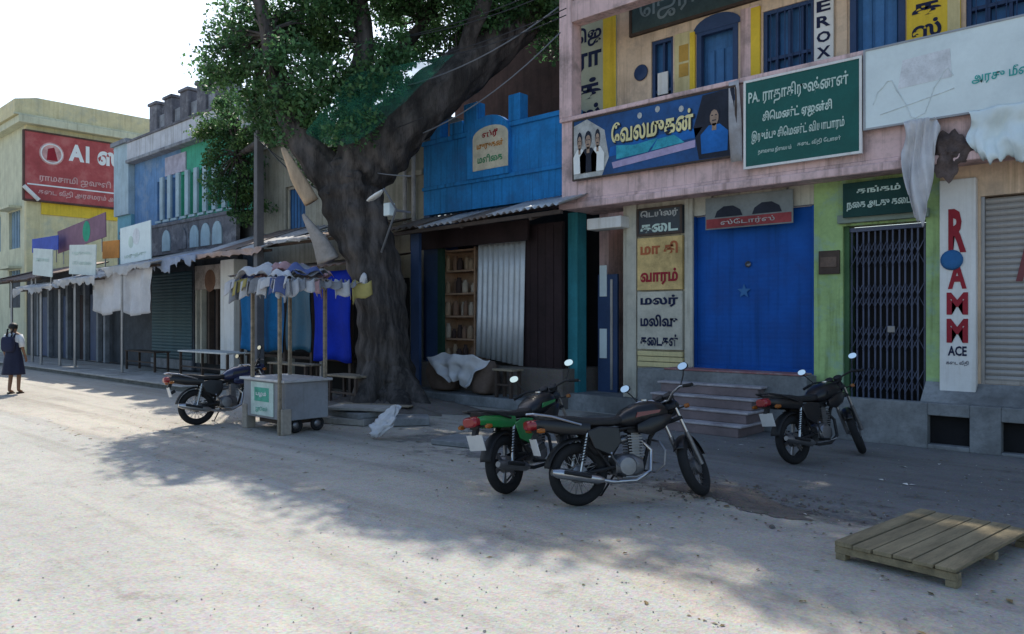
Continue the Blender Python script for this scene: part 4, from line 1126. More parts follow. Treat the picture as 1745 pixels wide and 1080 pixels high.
# the wide upper crown that shades the street
for (c, rad, cnt) in (((-14.2, -2.2, 8.2), (1.3, 0.7, 0.7), 62), ((-12.6, -1.1, 9.4), (1.8, 1.1, 0.8), 80), ((-10.6, -0.6, 10.2), (2.0, 1.1, 0.9), 80), ((-8.6, -0.2, 11.0), (2.0, 1.1, 0.9), 66),
                      ((-13.0, -2.2, 9.5), (1.3, 0.5, 0.6), 42), ((-11.8, -1.9, 9.7), (1.0, 0.5, 0.6), 30), ((-6.2, -0.45, 11.6), (1.6, 0.6, 0.7), 44),
                      ((-6.6, 0.2, 11.4), (1.9, 1.1, 0.9), 52), ((-11.5, 1.2, 10.0), (2.4, 1.4, 1.0), 60), ((-4.6, 0.3, 11.2), (1.8, 1.0, 0.8), 44), ((-13.4, 0.2, 8.8), (1.4, 1.0, 0.8), 32)):
    cl.append((c, rad, cnt, 80, 0.5))
cr_ = foliage('crown', [(c, r_, n_, int(p_*1.5), k_*rnd.uniform(0.75, 1.3)) for (c, r_, n_, p_, k_) in cl], 5, 0.105, tr)
# twigs running from the limbs into the leaf clumps
anch = [PZ(*q) for q in ((455, 60, 15.6), (478, 160, 15.4), (512, 235, 15.2), (440, 245, 19.5), (405, 265, 21.5), (606, 250, 15.6), (600, 170, 16), (622, 80, 16.2), (610, -40, 16.4), (660, 110, 16.6), (720, 40, 17.2), (782, 128, 15.9), (862, 58, 16.4), (935, -10, 16.9), (1030, -200, 17.4), (820, -160, 15), (640, -200, 16.4), (430, -40, 15.6))]
tw_ = MB(); rt = random.Random(3)
for c in CENT:
    if rt.random() > 0.6: continue
    a_ = min(anch, key=lambda q: (q-c).length)
    if (a_-c).length > 4.5: continue
    mid = a_.lerp(c, 0.5)+Vector((rt.uniform(-.25, .25), rt.uniform(-.25, .25), rt.uniform(0, .3)))
    tw_.tube([a_, a_.lerp(mid, 0.5)+Vector((0, 0, .05)), mid, c], [0.035, 0.026, 0.018, 0.006], 5, False)
tw_o = tw_.build('twigs', m_bark, tr, smooth=True); tw_o['kind'] = 'stuff'
# things on the trunk
c0 = PZ(622, 492, 14.52)
nb_ = thing('trunk_notice', 'small white tin notice fixed to the tree trunk under a pale bag', 'notice', c0)
MB().box(c0.x-0.13, c0.x+0.13, c0.y-0.03, c0.y-0.01, c0.z-0.14, c0.z+0.04).build('plate', m_whitesign, nb_, bev=0.006)
MB().prism([(c0.x-0.07, c0.y-0.031, c0.z-0.09), (c0.x+0.07, c0.y-0.031, c0.z-0.09), (c0.x+0.04, c0.y-0.031, c0.z+0.02), (c0.x-0.04, c0.y-0.031, c0.z+0.02)], (0, -0.002, 0)).build('print', m_ink, nb_)
MB().sheet(lambda u, v: (c0.x+(0.08*math.sin(math.pi*v)**0.6+0.01)*math.cos(6.283*u)*(1+0.2*math.sin(9*u+7*v)), c0.y-0.03+(0.06*math.sin(math.pi*v)**0.6)*math.sin(6.283*u), c0.z+0.05+0.26*v), 18, 12).build('bag', m_cloth, nb_, smooth=True, solid=0.004)
c1 = PZ(664, 357, 14.3)
mb_ = thing('meter_box', 'white meter box on the awning corner beside the trunk', 'box', c1)
MB().box(c1.x-0.09, c1.x+0.09, c1.y-0.08, c1.y+0.06, c1.z-0.12, c1.z+0.12).build('case', m_whitesign, mb_, bev=0.015)
MB().beam((c1.x, c1.y+0.06, c1.z), (c1.x, c1.y+0.5, c1.z), 0.04).build('bracket', m_steel, mb_)
c2 = PZ(640, 335, 14.0)
sl = thing('street_lamp', 'white street lamp head on a thin arm fixed to the tree', 'lamp', c2)
MB().loft([(c2.x-0.22, c2.y, c2.z-0.05, 0.04, 0.02), (c2.x-0.1, c2.y, c2.z-0.02, 0.07, 0.035), (c2.x+0.06, c2.y, c2.z+0.03, 0.07, 0.035), (c2.x+0.2, c2.y, c2.z+0.09, 0.03, 0.02)], 12).build('head', m_white, sl, smooth=True)
MB().tube([c2+Vector((0.24, 0, 0.12)), c2+Vector((0.1, 0.4, -0.2)), PZ(650, 430, 14.45)], 0.022, 7).build('arm', m_paleWire, sl, smooth=True)

# green shade net slung from the limb
m_net = bpy.data.materials.new('green_net'); m_net.use_nodes = True
nn = m_net.node_tree; bb = nn.nodes['Principled BSDF']
bb.inputs['Base Color'].default_value = (0.03, 0.20, 0.12, 1); bb.inputs['Roughness'].default_value = 0.8
tcn = nn.nodes.new('ShaderNodeTexCoord'); nzn = nn.nodes.new('ShaderNodeTexNoise'); nzn.inputs['Scale'].default_value = 3.0; nzn.inputs['Detail'].default_value = 6
mrn = nn.nodes.new('ShaderNodeMapRange'); mrn.inputs[1].default_value = 0.35; mrn.inputs[2].default_value = 0.65; mrn.inputs[3].default_value = 0.2; mrn.inputs[4].default_value = 0.62
tpn = nn.nodes.new('ShaderNodeBsdfTransparent'); tln = nn.nodes.new('ShaderNodeBsdfTranslucent'); tln.inputs['Color'].default_value = (0.05, 0.32, 0.2, 1)
ma_ = nn.nodes.new('ShaderNodeMixShader'); mb2 = nn.nodes.new('ShaderNodeMixShader'); ma_.inputs[0].default_value = 0.5
nn.links.new(tcn.outputs['Object'], nzn.inputs['Vector']); nn.links.new(nzn.outputs[0], mrn.inputs[0]); nn.links.new(mrn.outputs[0], mb2.inputs[0])
nn.links.new(bb.outputs[0], ma_.inputs[1]); nn.links.new(tln.outputs[0], ma_.inputs[2]); nn.links.new(tpn.outputs[0], mb2.inputs[1]); nn.links.new(ma_.outputs[0], mb2.inputs[2])
nn.links.new(mb2.outputs[0], nn.nodes['Material Output'].inputs['Surface'])
nA, nB, nC, nD = PZ(520, 225, 14.35), PZ(655, 205, 14.1), PZ(775, 92, 14.3), PZ(600, 125, 14.5)
net = MB().sheet(lambda u, v: (nA.lerp(nB, u).lerp(nD.lerp(nC, u), v)-Vector((0, 0, 0.35*math.sin(math.pi*u)*(1-v)))+Vector((0.05, 0.08, 0.03))*mnoise.noise((u*5, v*5, 1.0))), 40, 24).build('shade_net', m_net, None, smooth=True)
tag(net, 'thin green shade net slung from the leaning limb of the tree', 'net')
# ------------------------------------------------------------------ blue and green painted house further along
jx0, jx1 = -29.6, -20.93
jb_ = thing('blue_green_house', 'old blue and green painted house with a battlement parapet', 'building', (-25, 2, 0))
m_jblue = mat('faded_blue_wash', (0.12, 0.25, 0.46), var=0.2, streak=0.25, stain=(0.25, 0.33, 0.42), stain_amt=0.7)
m_jgreen = mat('jade_wash', (0.06, 0.36, 0.24), var=0.2, streak=0.25)
m_jpale = mat('pale_blue_wash', (0.38, 0.50, 0.56), var=0.15, streak=0.2)
m_jgrey = mat('mildewed_plaster', (0.26, 0.28, 0.31), var=0.25, streak=0.35, stain=(0.1, 0.1, 0.12), stain_amt=0.8)
m_mold = mat('black_mould_plaster', (0.13, 0.13, 0.15), var=0.35, streak=0.3, stain=(0.3, 0.3, 0.32), stain_amt=0.7, stain_scale=2.5)
z_sill, z_lint, z_fa, z_top = 5.15, 6.55, 7.45, 8.2
def jw(xa, xb, m, holes):
    b = MB(); wall(b, xa, xb, 4.9, z_fa, 0.0, 0.25, holes); b.build('upper_wall', m, jb_)
xg = X(308, 0)
xbl = X(262, 0)
wins = []
for i, px in enumerate((268, 281, 294, 310, 325, 340, 356, 372, 390, 410)):
    xa = X(px, 0); xb = X(px+8, 0)
    wins.append((xa, xb, z_sill, z_lint))
jw(jx0, xbl, m_jblue, []); jw(xbl+0.001, xg, m_jblue, [w for w in wins if w[1] < xg]); jw(xg+0.001, jx1, m_jgreen, [w for w in wins if w[0] > xg])
MB().box(jx0, jx1, 0.34, 0.4, 4.9, z_fa).build('back_wall', m_void, jb_)
for w in wins:
    wn = MB().box(w[0], w[1], 0.2, 0.24, w[2], w[3]).build('window', m_bluewood if w[0] < xg else m_jgreen, jb_)
    MB().box(w[0]-0.06, w[1]+0.06, -0.06, -0.001, w[2]-0.08, w[2]).build('sill', m_jpale, wn)
for i in range(len(wins)-1):
    xm = (wins[i][1]+wins[i+1][0])/2
    MB().box(xm-0.13, xm+0.13, -0.09, -0.001, z_sill+0.001, z_lint+0.1).build('pilaster', m_jpale, jb_, bev=0.015)
MB().box(X(283, 0), X(318, 0), -0.04, -0.001, 6.66, 7.3).build('poster', mat('lilac_poster', (0.42, 0.40, 0.48), var=0.3, scale=3), jb_)
MB().box(jx0-0.05, jx1, -0.32, 0.3, z_fa+0.001, z_fa+0.12).build('eave', m_jgrey, jb_, bev=0.02)
MB().box(jx0-0.05, jx1, -0.25, 0.2, z_fa+0.122, z_top).build('fascia', mat('whitewash', (0.52, 0.54, 0.58), var=0.15, streak=0.35), jb_)
MB().box(jx0-0.08, jx1, -0.29, 0.25, z_top+0.001, z_top+0.09).build('coping', m_mold, jb_, bev=0.015)
x = X(264, 0)
k = 0
while x < jx1-0.9:
    MB().box(x, x+0.62, -0.2, 0.2, z_top+0.092, z_top+1.02).build('merlon', m_mold, jb_, bev=0.03)
    MB().box(x-0.05, x+0.67, -0.25, 0.25, z_top+1.021, z_top+1.12).build('merlon_cap', m_mold, jb_, bev=0.02)
    MB().box(x+0.621, x+1.22, -0.1, 0.1, z_top+0.092, z_top+0.62).build('crenel_wall', m_jgrey, jb_)
    x += 1.22
MB().box(jx0, jx1, 0.251, 7.0, 4.9, 8.1).build('body', m_jgrey, jb_)
lo = MB(); wall(lo, jx0, jx1, 0.0, 4.898, 0.0, 0.25, [(-29.0, -27.3, 0.3, 3.0), (-26.9, -25.4, 0.3, 3.0), (-22.2, -21.2, 0.3, 2.8)])
lo.build('lower_wall', m_jgrey, jb_)
MB().box(jx0, jx1, 0.5, 0.6, 0.0, 4.8).build('back_wall', m_void, jb_)
MB().box(jx0, jx1, -0.55, -0.001, 4.78, 4.9).build('ledge', m_mold, jb_, bev=0.02)
for px in (285, 312, 333, 352, 372):                     # white arches painted in relief on the balustrade
    xm = X(px, -0.5); ar = [(xm-0.3, -0.52, 3.95)]
    for k in range(9):
        a = math.pi*(1-k/8); ar.append((xm+0.3*math.cos(a), -0.52, 4.3+0.35*math.sin(a)))
    ar.append((xm+0.3, -0.52, 3.95))
    MB().prism(ar, (0, -0.03, 0)).build('relief_arch', m_jpale if px != 312 else m_mold, jb_)
MB().box(jx0+1.2, jx1, -0.519, -0.40, 3.85, 4.778).build('balustrade', m_mold, jb_)
# narrow pale blue stair tower at its end
tw = thing('stair_tower', 'narrow pale blue stair tower at the end of the blue house', 'building', (-30.5, 0.5, 0))
tx0, tx1 = X(206, 0)-0.0, jx0-0.01
tw_y = -0.12
MB().box(tx0, tx1, tw_y, 3.0, 0.0, 5.6).build('lower_wall', mat('aqua_wash', (0.16, 0.38, 0.46), var=0.15, streak=0.2), tw)
MB().box(tx0-0.1, tx1, tw_y-0.1, 3.0, 5.601, 8.25).build('upper_wall', m_jpale, tw)
MB().box(tx0-0.2, tx1, tw_y-0.2, 3.1, 8.251, 8.4).build('roof', m_jgrey, tw)
# ------------------------------------------------------------------ cream corner building with the red hoarding
ax = -38.5
cb = thing('cream_corner_building', 'cream corner building with a shallow gable and red hoarding', 'building', (ax-4, 2, 0))
m_cb = mat('cream_wash', (0.66, 0.59, 0.35), var=0.12, streak=0.2, stain=(0.4, 0.42, 0.34), stain_amt=0.6)
m_cbg = mat('pale_sage_wash', (0.58, 0.58, 0.42), var=0.12, streak=0.2)
cy0 = PX(45, 300, ax).y
cy1 = cy0+11
zt_ = PX(150, 229, ax).z
wx_ = MB(); wallx(wx_, cy0, cy1, 0.0, zt_, ax-0.3, ax, []); wx_.build('end_wall', m_cb, cb)
fw = MB(); wall(fw, ax-14, ax-0.301, 0.0, zt_, cy0, cy0+0.25, [(ax-2.6, ax-0.9, 4.9, 6.6), (ax-2.6, ax-0.9, 2.2, 3.9), (ax-6, ax-4, 4.9, 6.6), (ax-10, ax-8, 4.9, 6.6)])
fw.build('front_wall', m_cbg, cb)
MB().box(ax-14, ax-0.3, cy0+0.4, cy1, 0.0, zt_-0.1).build('core', m_cb, cb)
for (xa, za) in ((ax-2.6, 4.9), (ax-2.6, 2.2), (ax-6, 4.9), (ax-10, 4.9)):
    wn = MB().box(xa, xa+1.7, cy0+0.12, cy0+0.16, za, za+1.7).build('window', m_bluewood, cb)
    for i in range(1, 4): MB().box(xa+1.7*i/4-0.03, xa+1.7*i/4+0.03, cy0+0.04, cy0+0.118, za, za+1.7).build('mullion', m_jpale, wn)
    MB().box(xa-0.2, xa+1.9, cy0-0.5, cy0-0.001, za+1.75, za+1.85).build('sunshade', m_cbg, cb)
ov = 0.38
MB().box(ax-14, ax+ov, cy0-ov, cy1, zt_+0.002, zt_+0.32).build('roof_slab', m_cbg, cb, bev=0.02)
pk0 = PX(60, 165, ax); ye = PX(236, 212, ax)
gb = [(ax+0.2, cy0-0.5, zt_+0.33), (ax+0.2, cy1, zt_+0.33), (ax+0.2, cy1, PX(60, 168, ax).z), (ax+0.2, PX(60, 168, ax).y, PX(60, 168, ax).z), (ax+0.2, cy0-0.5, PX(60, 168, ax).z-0.2)]
MB().prism(gb, (-13, 0, 0)).build('roof_parapet', m_cb, cb)
MB().box(ax+0.201, ax+0.32, cy0-0.55, cy1, zt_+0.33, zt_+0.40).build('moulding', m_cbg, cb)
# hoarding
h0, h1 = PX(42, 222, ax+0.2), PX(42, 338, ax+0.2)
hy1 = PX(214, 240, ax+0.2).y+0.45
hd = thing('red_hoarding', 'faded red hoarding with big white letters and a round emblem', 'sign', (ax+0.2, (h0.y+hy1)/2, h1.z))
m_hred = mat('faded_red_flex', (0.42, 0.085, 0.085), var=0.2, scale=1.2, bump=0.05, stain=(0.5, 0.2, 0.18), stain_amt=0.5)
HZ0, HZ1 = h1.z, h0.z
HH = HZ1-HZ0
MB().box(ax+0.1, ax+0.2, h0.y, hy1, HZ0, HZ1).build('panel', m_hred, hd)
MB().box(ax+0.05, ax+0.24, h0.y-0.06, h0.y-0.001, HZ0-0.05, HZ1+0.05).build('frame', m_brownwall, hd)
MB().box(ax+0.05, ax+0.24, h0.y, hy1, HZ0-0.08, HZ0-0.001).build('frame', m_brownwall, hd)
MB().box(ax+0.05, ax+0.24, h0.y, hy1, HZ1+0.001, HZ1+0.07).build('frame', m_brownwall, hd)
W_ = hy1-h0.y
c0 = PX(88, 262, ax+0.205)
MB().lathe([(0.5, 0), (0.5, 0.01)], (ax+0.202, c0.y, c0.z), (1, 0, 0), 26).build('emblem', mat('emblem_pink', (0.62, 0.35, 0.33), var=0.3, scale=3), hd)
MB().ring(0.42, 0.03, (ax+0.215, c0.y, c0.z), (1, 0, 0), 26, 6).build('emblem_ring', m_whitelet, hd)
MB().prism([(ax+0.214, c0.y-0.2, c0.z-0.3), (ax+0.214, c0.y+0.25, c0.z-0.3), (ax+0.214, c0.y+0.1, c0.z+0.3), (ax+0.214, c0.y-0.15, c0.z+0.2)], (0.004, 0, 0)).build('emblem_shape', m_red, hd)
ya = PX(116, 270, ax+0.2).y
MB().text('A1 ஸ்ரீ', (ax+0.203, (ya+hy1)/2-0.05, PX(160, 268, ax).z), (hy1-ya)*0.95, 1.15, right=(0, 1, 0), bold=0.05).build('lettering', m_whitelet, hd)
MB().text('ராமசாமி ஜவுளி கடை', (ax+0.203, (h0.y+hy1)/2+0.25, HZ0+HH*0.33), W_*0.86, 0.42, right=(0, 1, 0), bold=0.02).build('lettering', mat('pink_letters', (0.62, 0.38, 0.36), bump=0), hd)
MB().text('கடை வீதி அரசமரம் அருகில்', (ax+0.203, (h0.y+hy1)/2+0.25, HZ0+HH*0.12), W_*0.88, 0.34, right=(0, 1, 0), bold=0.02).build('lettering', mat('pink_letters', (0.62, 0.38, 0.36), bump=0), hd)
MB().box(ax+0.201, ax+0.206, h0.y+0.1, hy1, HZ0+HH*0.215, HZ0+HH*0.235).build('rule', m_whitelet, hd)
yb_ = PX(70, 400, ax)
MB().box(ax+0.002, ax+0.06, yb_.y, cy1, PX(150, 372, ax).z, PX(150, 352, ax).z).build('yellow_band', m_yellow, cb)
MB().beam((ax+0.35, cy0-0.2, PX(40, 318, ax).z), (ax+0.35, PX(62, 340, ax).y, PX(60, 342, ax).z), 0.14).build('awning_arm', m_white, cb)
# more of the street beyond
for (xa, xb, h, m, lab) in ((-66, -53, 7.5, m_jpale, 'pale blue house beyond the cream corner building'), (-84, -66.5, 9.0, m_paleyel, 'pale yellow house far down the street')):
    b = thing('far_house', lab, 'building', ((xa+xb)/2, 2, 0))
    hs = [(xa+1.2+3*i, xa+2.6+3*i, z, z+1.5) for i in range(int((xb-xa-1)/3)) for z in (1.2, 4.6)]
    w = MB(); wall(w, xa, xb, 0, h, -1.0, -0.75, hs); w.build('wall', m, b)
    MB().box(xa, xb, -0.6, 8, 0, h-0.1).build('core', m_jgrey, b)
    MB().box(xa-0.2, xb+0.2, -1.3, 8.2, h, h+0.25).build('roof', m_conc, b)
    for q in hs: MB().box(q[0], q[1], -0.85, -0.8, q[2], q[3]).build('window', m_bluewood, b)
# ------------------------------------------------------------------ awnings of the far shops
def awning(label, pxa, pxb, z, yfront, yback, m, flap=0.0, mflap=None, waves=8, posts=(), drop=0.55, tilt=0.0, corr=True):
    xa, xb = X(pxa, yfront), X(pxb, yfront)
    t = thing('shop_awning', label, 'awning', ((xa+xb)/2, yfront, 0), group='awnings along the far shops')
    n = max(1, round((xb-xa)/1.1))
    for i in range(n):
        a, b = xa+(xb-xa)*i/n, xa+(xb-xa)*(i+1)/n
        za, zb = z+tilt*i/n+rnd.uniform(-.03, .03), z+tilt*(i+1)/n+rnd.uniform(-.03, .03)
        corrugated('roof_sheet', m[i % len(m)], (a-0.04, yfront+rnd.uniform(-.08, .08), za), (b+0.04, yfront+rnd.uniform(-.08, .08), zb), (a-0.04, yback, za+drop), (b+0.04, yback, zb+drop), 5 if corr else 1.5, 0.022 if corr else 0.05, (0, 0, 1), t, th=0.006)
    if flap:
        fl = MB().sheet(lambda u, v: (xa+(xb-xa)*u, yfront-0.09-0.06*mnoise.noise((u*14, xa, v))-0.02*math.sin(u*41), z+tilt*u+0.02-flap*v*(0.75+0.9*mnoise.noise((u*7, xa, 0.3))+0.4*mnoise.noise((u*23, xa, 1.7)))), 90, 5).build('flap', mflap, t, smooth=True, solid=0.004)
    MB().beam((xa, yfront+0.15, z-0.05), (xb, yfront+0.15, z+tilt-0.05), 0.06).build('beam', m_darkwood, t)
    for p in posts:
        xx = X(p, yfront+0.15)
        MB().tube([(xx, yfront+0.15, 0.14), (xx, yfront+0.15, z)], 0.045, 8).build('post', m_steel, t)
    return t
m_wtarp = mat('bleached_tarp', (0.58, 0.58, 0.58), var=0.15, trans=0.35)
m_btarp = mat('pale_blue_tarp', (0.40, 0.46, 0.58), var=0.2, trans=0.35)
m_ptarp = mat('pinkish_sheet', (0.5, 0.38, 0.34), var=0.2, trans=0.3)
awning('low dark sheet awning in front of the cream corner building', -40, 62, 3.15, -3.0, -0.6, [m_rust], 0.0, None, posts=(20, 55), drop=0.7)
awning('bleached tarp awning below the small white signboard', 28, 92, 2.75, -3.3, -1.4, [m_wtarp], 0.22, m_wtarp, posts=(70,), corr=False, drop=0.5)
awning('short white edged awning below the middle signboard', 96, 168, 2.95, -3.1, -1.0, [m_greysheet], 0.25, m_wtarp, posts=(102, 128), drop=0.6)
awning('long awning with a white flap over the hanging cloth', 170, 262, 3.2, -2.9, -0.6, [m_greysheet, m_wtarp], 0.26, m_wtarp, posts=(), drop=0.6)
awning('sagging pale blue tarp awning over the grey green shutter', 258, 338, 3.3, -2.6, -0.6, [m_btarp], 0.3, m_btarp, corr=False, drop=0.5)
awning('pinkish sheet awning over the white pillar shop', 322, 452, 3.32, -2.5, -0.6, [m_greysheet, m_rust], 0.14, m_ptarp, posts=(), drop=0.7)
awning('grey sheet awning reaching behind the electric pole', 446, 560, 3.45, -2.3, -0.02, [m_greysheet, m_rust], 0.1, m_greysheet, posts=(548,), drop=0.6)
# dark shop interiors behind the awnings
m_dk = mat('dark_shop_wall', (0.06, 0.07, 0.085), var=0.35)  # plain dark wall colour for the shop interiors
sr = thing('low_shop_row', 'row of low dark shops under the far awnings', 'building', (-35, -0.9, 0))
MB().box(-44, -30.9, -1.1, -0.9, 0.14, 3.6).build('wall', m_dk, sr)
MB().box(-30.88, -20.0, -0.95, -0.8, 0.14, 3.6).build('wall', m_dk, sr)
for i, px in enumerate((66, 84, 103, 116, 131, 146, 168, 180)):
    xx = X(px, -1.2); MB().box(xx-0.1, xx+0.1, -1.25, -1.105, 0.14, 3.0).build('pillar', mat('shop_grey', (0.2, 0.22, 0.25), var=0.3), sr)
for (pa, pb_) in ((70, 82), (106, 114), (134, 144), (152, 166)):
    MB().box(X(pa, -1.2), X(pb_, -1.2), -1.16, -1.102, 0.16, 2.6).build('door', m_darkblue if pa != 134 else m_oxide, sr)
# grey green shutter
sxa, sxb = X(259, -1.05), X(327, -1.05)
ss = MB().box(sxa-0.08, sxb+0.08, -1.03, -0.96, 0.14, 3.35).build('shutter_frame', m_dk, sr)
m_gg = mat('grey_green_shutter', (0.05, 0.105, 0.125), rough=0.6, var=0.2)
s0 = None
for i in range(27):
    if s0 is None:
        s0 = MB().sheet(lambda u, v: (sxa+(sxb-sxa)*u, -1.04-0.02*math.sin(v*math.pi), 0.098*v), 1, 4).build('slat', m_gg, ss, smooth=True); b0 = Vector(s0.location); q = s0
    else:
        q = s0.copy(); C.objects.link(q)
    q.location = b0+Vector((0, 0, 0.45+i*0.1))
MB().box(sxa, sxb, -1.09, -1.035, 0.145, 0.44).build('sill_wall', m_jgrey, ss)
# poster shop and white pillar
xa, xb = X(331, -1.2), X(384, -1.2)
pf = MB().box(xa, xb, -1.18, -1.0, 2.55, 3.25).build('shop_header', mat('brownish_poster', (0.42, 0.36, 0.32), var=0.5, scale=2.2), sr)
c0 = P(357, 478, -1.2)
MB().lathe([(0.32, 0), (0.32, 0.01)], (c0.x, -1.182, c0.z), (0, -1, 0), 20).build('poster_shape', mat('poster_brown', (0.22, 0.12, 0.08), var=0.3), pf)
for px in (331, 339, 352, 366, 374):
    xx = X(px, -1.2); MB().box(xx, xx+0.11, -1.17, -1.02, 0.4, 2.549).build('door_post', m_cream if px < 345 else m_darkwood, sr)
MB().box(xa, xb, -1.02, -0.97, 0.14, 2.5).build('doorway', m_void, sr)
wp = MB().box(X(387, -1.3), X(410, -1.3), -1.5, -1.1, 0.14, 3.3).build('white_pillar', m_white, sr, bev=0.02)
# hanging cloths
def cloth(label, pxa, pxb, y, ztop, zlow, seed):
    xa, xb = X(pxa, y), X(pxb, y)
    def fn(u, v):
        bot = zlow+0.16*(2*u-1)**2+0.03*math.sin(u*9+seed)
        return (xa+(xb-xa)*u, y+0.05*math.sin(u*19+seed+1.5*math.sin(v*2))*(0.25+v)+0.05*mnoise.noise((u*5, v*3, seed)), ztop+(bot-ztop)*v)
    o = MB().sheet(fn, 36, 14).build('hanging_cloth', m_cloth, None, smooth=True, solid=0.003)
    return tag(o, label, 'cloth')
ych = -2.75
cloth('large white cloth hung under the awning left of the thin post', 157, 207, ych, 3.14, Zh(182, 536, ych), 1.0)
cloth('white cloth hung under the awning between the thin post and the shutter', 209, 258, ych, 3.16, Zh(232, 538, ych), 2.3)
px_ = thing('thin_post', 'thin dark post standing between the two hanging white cloths', 'post', (X(208, -2.9), -2.9, 0.14))
MB().tube([(X(208, -2.9), -2.9, 0.13), (X(208, -2.9), -2.9, 3.2)], 0.035, 8).build('shaft', m_steel, px_)
MB().box(X(208, -2.9)-0.07, X(208, -2.9)+0.07, -2.97, -2.83, 0.12, 0.16).build('foot', m_conc, px_)
# signboards standing over the awnings
def roofsign(label, pxa, pxb, pya, pyb, y, m, lines=(), ml=None, tilt=0.0):
    xm = (pxa+pxb)/2
    xa, xb, z0, z1 = X(pxa, y), X(pxb, y), Zh(xm, pyb, y), Zh(xm, pya, y)
    t = thing('signboard', label, 'sign', ((xa+xb)/2, y, z0), (0, tilt, 0))
    W, H = xb-xa, z1-z0
    MB().box(-W/2, W/2, -0.03, 0.0, 0, H).build('panel', m, t, local=True, bev=0.006)
    for sx in (-W*0.4, W*0.4): MB().box(sx-0.02, sx+0.02, 0.001, 0.03, -0.45, H*0.9).build('support', m_steel, t, local=True)
    for i, (s_, v, w_, h_) in enumerate(lines):
        MB().text(s_, (0, -0.031, H*v), W*w_, H*h_, bold=0.03).build('lettering', ml, t, local=True)
    return t
m_sb = mat('bleached_signboard', (0.60, 0.66, 0.62), var=0.1)
roofsign('small bleached signboard leaning over the tarp awning', 57, 90, 424, 470, -3.0, m_sb, (('அரசன்', 0.6, 0.7, 0.2),), m_pl, 0.08)
roofsign('pale signboard with green lines over the short awning', 119, 164, 417, 468, -2.8, m_sb, (('பழக்கடை', 0.72, 0.75, 0.16), ('பூ மாலை', 0.4, 0.7, 0.14)), m_pl, 0.06)
t = roofsign('tall white signboard with a faded picture at the foot of the stair tower', 207, 259, 382, 446, -2.3, m_whitesign, (('மருந்து', 0.18, 0.7, 0.14),), m_pl, -0.03)
MB().lathe([(0.25, 0), (0.25, 0.004)], (0.1, -0.031, 0.75), (0, -1, 0), 16).build('faded_picture', m_faintpink, t, local=True)
MB().lathe([(0.18, 0), (0.18, 0.004)], (-0.3, -0.031, 0.62), (0, -1, 0), 16).build('faded_picture', m_pl, t, local=True)
t = roofsign('dull plum board with a green disc behind the pale signboard', 100, 182, 378, 418, -1.9, mat('plum_board', (0.22, 0.12, 0.17)), (), None, -0.06)
MB().lathe([(0.36, 0), (0.36, 0.006)], (0.62, -0.031, 0.42), (0, -1, 0), 20).build('disc', mat('green_disc', (0.02, 0.30, 0.18)), t, local=True)
roofsign('small orange tin board above the long awning', 176, 204, 410, 440, -2.1, mat('orange_tin', (0.6, 0.24, 0.05)), (), None, 0.03)
roofsign('small royal blue board beside the plum board', 56, 100, 404, 428, -2.2, mat('royal_blue_board', (0.06, 0.10, 0.42)), (), None, 0.02)
# ------------------------------------------------------------------ kiosk of tarps beside the tree
kx0, kx1, ky = X(411, -2.2), X(600, -2.2), -2.2
kk = thing('tarp_kiosk', 'wooden kiosk closed with teal and deep blue tarps beside the tree', 'kiosk', ((kx0+kx1)/2, -1.6, 0))
for px in (412, 440, 486, 532, 598):
    xx = X(px, ky); MB().beam((xx, ky, 0), (xx, ky, 2.75), 0.075).build('post', m_darkwood, kk)
def tarp(pxa, pxb, z0, z1, m, seed, y=ky-0.05):
    xa, xb = X(pxa, y), X(pxb, y)
    MB().sheet(lambda u, v: (xa+(xb-xa)*u, y-0.025*math.sin(u*11+seed)-0.02*math.sin(v*7+seed*2+u*3), z0+(z1-z0)*v+0.03*math.sin(u*8+seed)*(1-v)), 20, 14).build('tarp', m, kk, smooth=True, solid=0.004)
tarp(412, 438, 0.95, 2.6, m_tarpteal, 1); tarp(441, 484, 0.95, 2.6, m_tarpteal, 2.2); tarp(488, 531, 1.0, 2.6, mat('dark_teal_tarp', (0.01, 0.07, 0.12), rough=0.5), 3.1)
tarp(534, 599, 0.82, 2.7, m_tarpblue, 4.0, ky-0.08)
MB().box(kx0, kx1, ky+0.1, -0.7, 0.8, 0.86).build('counter', m_darkwood, kk)
MB().box(kx0, kx1, -0.72, -0.68, 0.0, 2.6).build('back_wall', m_void, kk)
corrugated('roof_sheet', m_rust, (kx0-0.1, ky-0.3, 2.72), (kx1+0.1, ky-0.3, 2.8), (kx0-0.1, -0.6, 3.1), (kx1+0.1, -0.6, 3.15), 16, 0.02, (0, 0, 1), kk, th=0.005)
# ------------------------------------------------------------------ vending cart with a rag canopy
x0, x1, y0, y1 = -11.15, -9.95, -5.52, -4.78
ct = thing('vending_cart', 'grey sheet metal vending cart with a green notice and patched rag canopy', 'cart', ((x0+x1)/2, (y0+y1)/2, 0))
MB().box(x0, x1, y0, y1, 0.20, 0.76).build('body', m_greypanel, ct, bev=0.012)
MB().box(x0-0.05, x1+0.05, y0-0.05, y1+0.05, 0.762, 0.80).build('top', mat('worn_zinc_top', (0.5, 0.5, 0.5), rough=0.5, metal=0.2, stain=(0.25, 0.2, 0.18), stain_amt=0.5), ct, bev=0.008)
m_cream2 = mat('pale_green_notice', (0.50, 0.60, 0.54), var=0.2, scale=4)
nt_ = MB().box(x0+0.25, x1-0.3, y0-0.015, y0-0.002, 0.24, 0.74).build('notice', m_cream2, ct)
MB().box(x0+0.36, x1-0.42, y0-0.019, y0-0.0155, 0.45, 0.66).build('printed_patch', mat('notice_green', (0.10, 0.38, 0.27), var=0.3, scale=9), nt_)
MB().text('பழம்', ((x0+x1)/2-0.03, y0-0.021, 0.56), 0.3, 0.09, bold=0.02).build('lettering', m_whitelet, nt_)
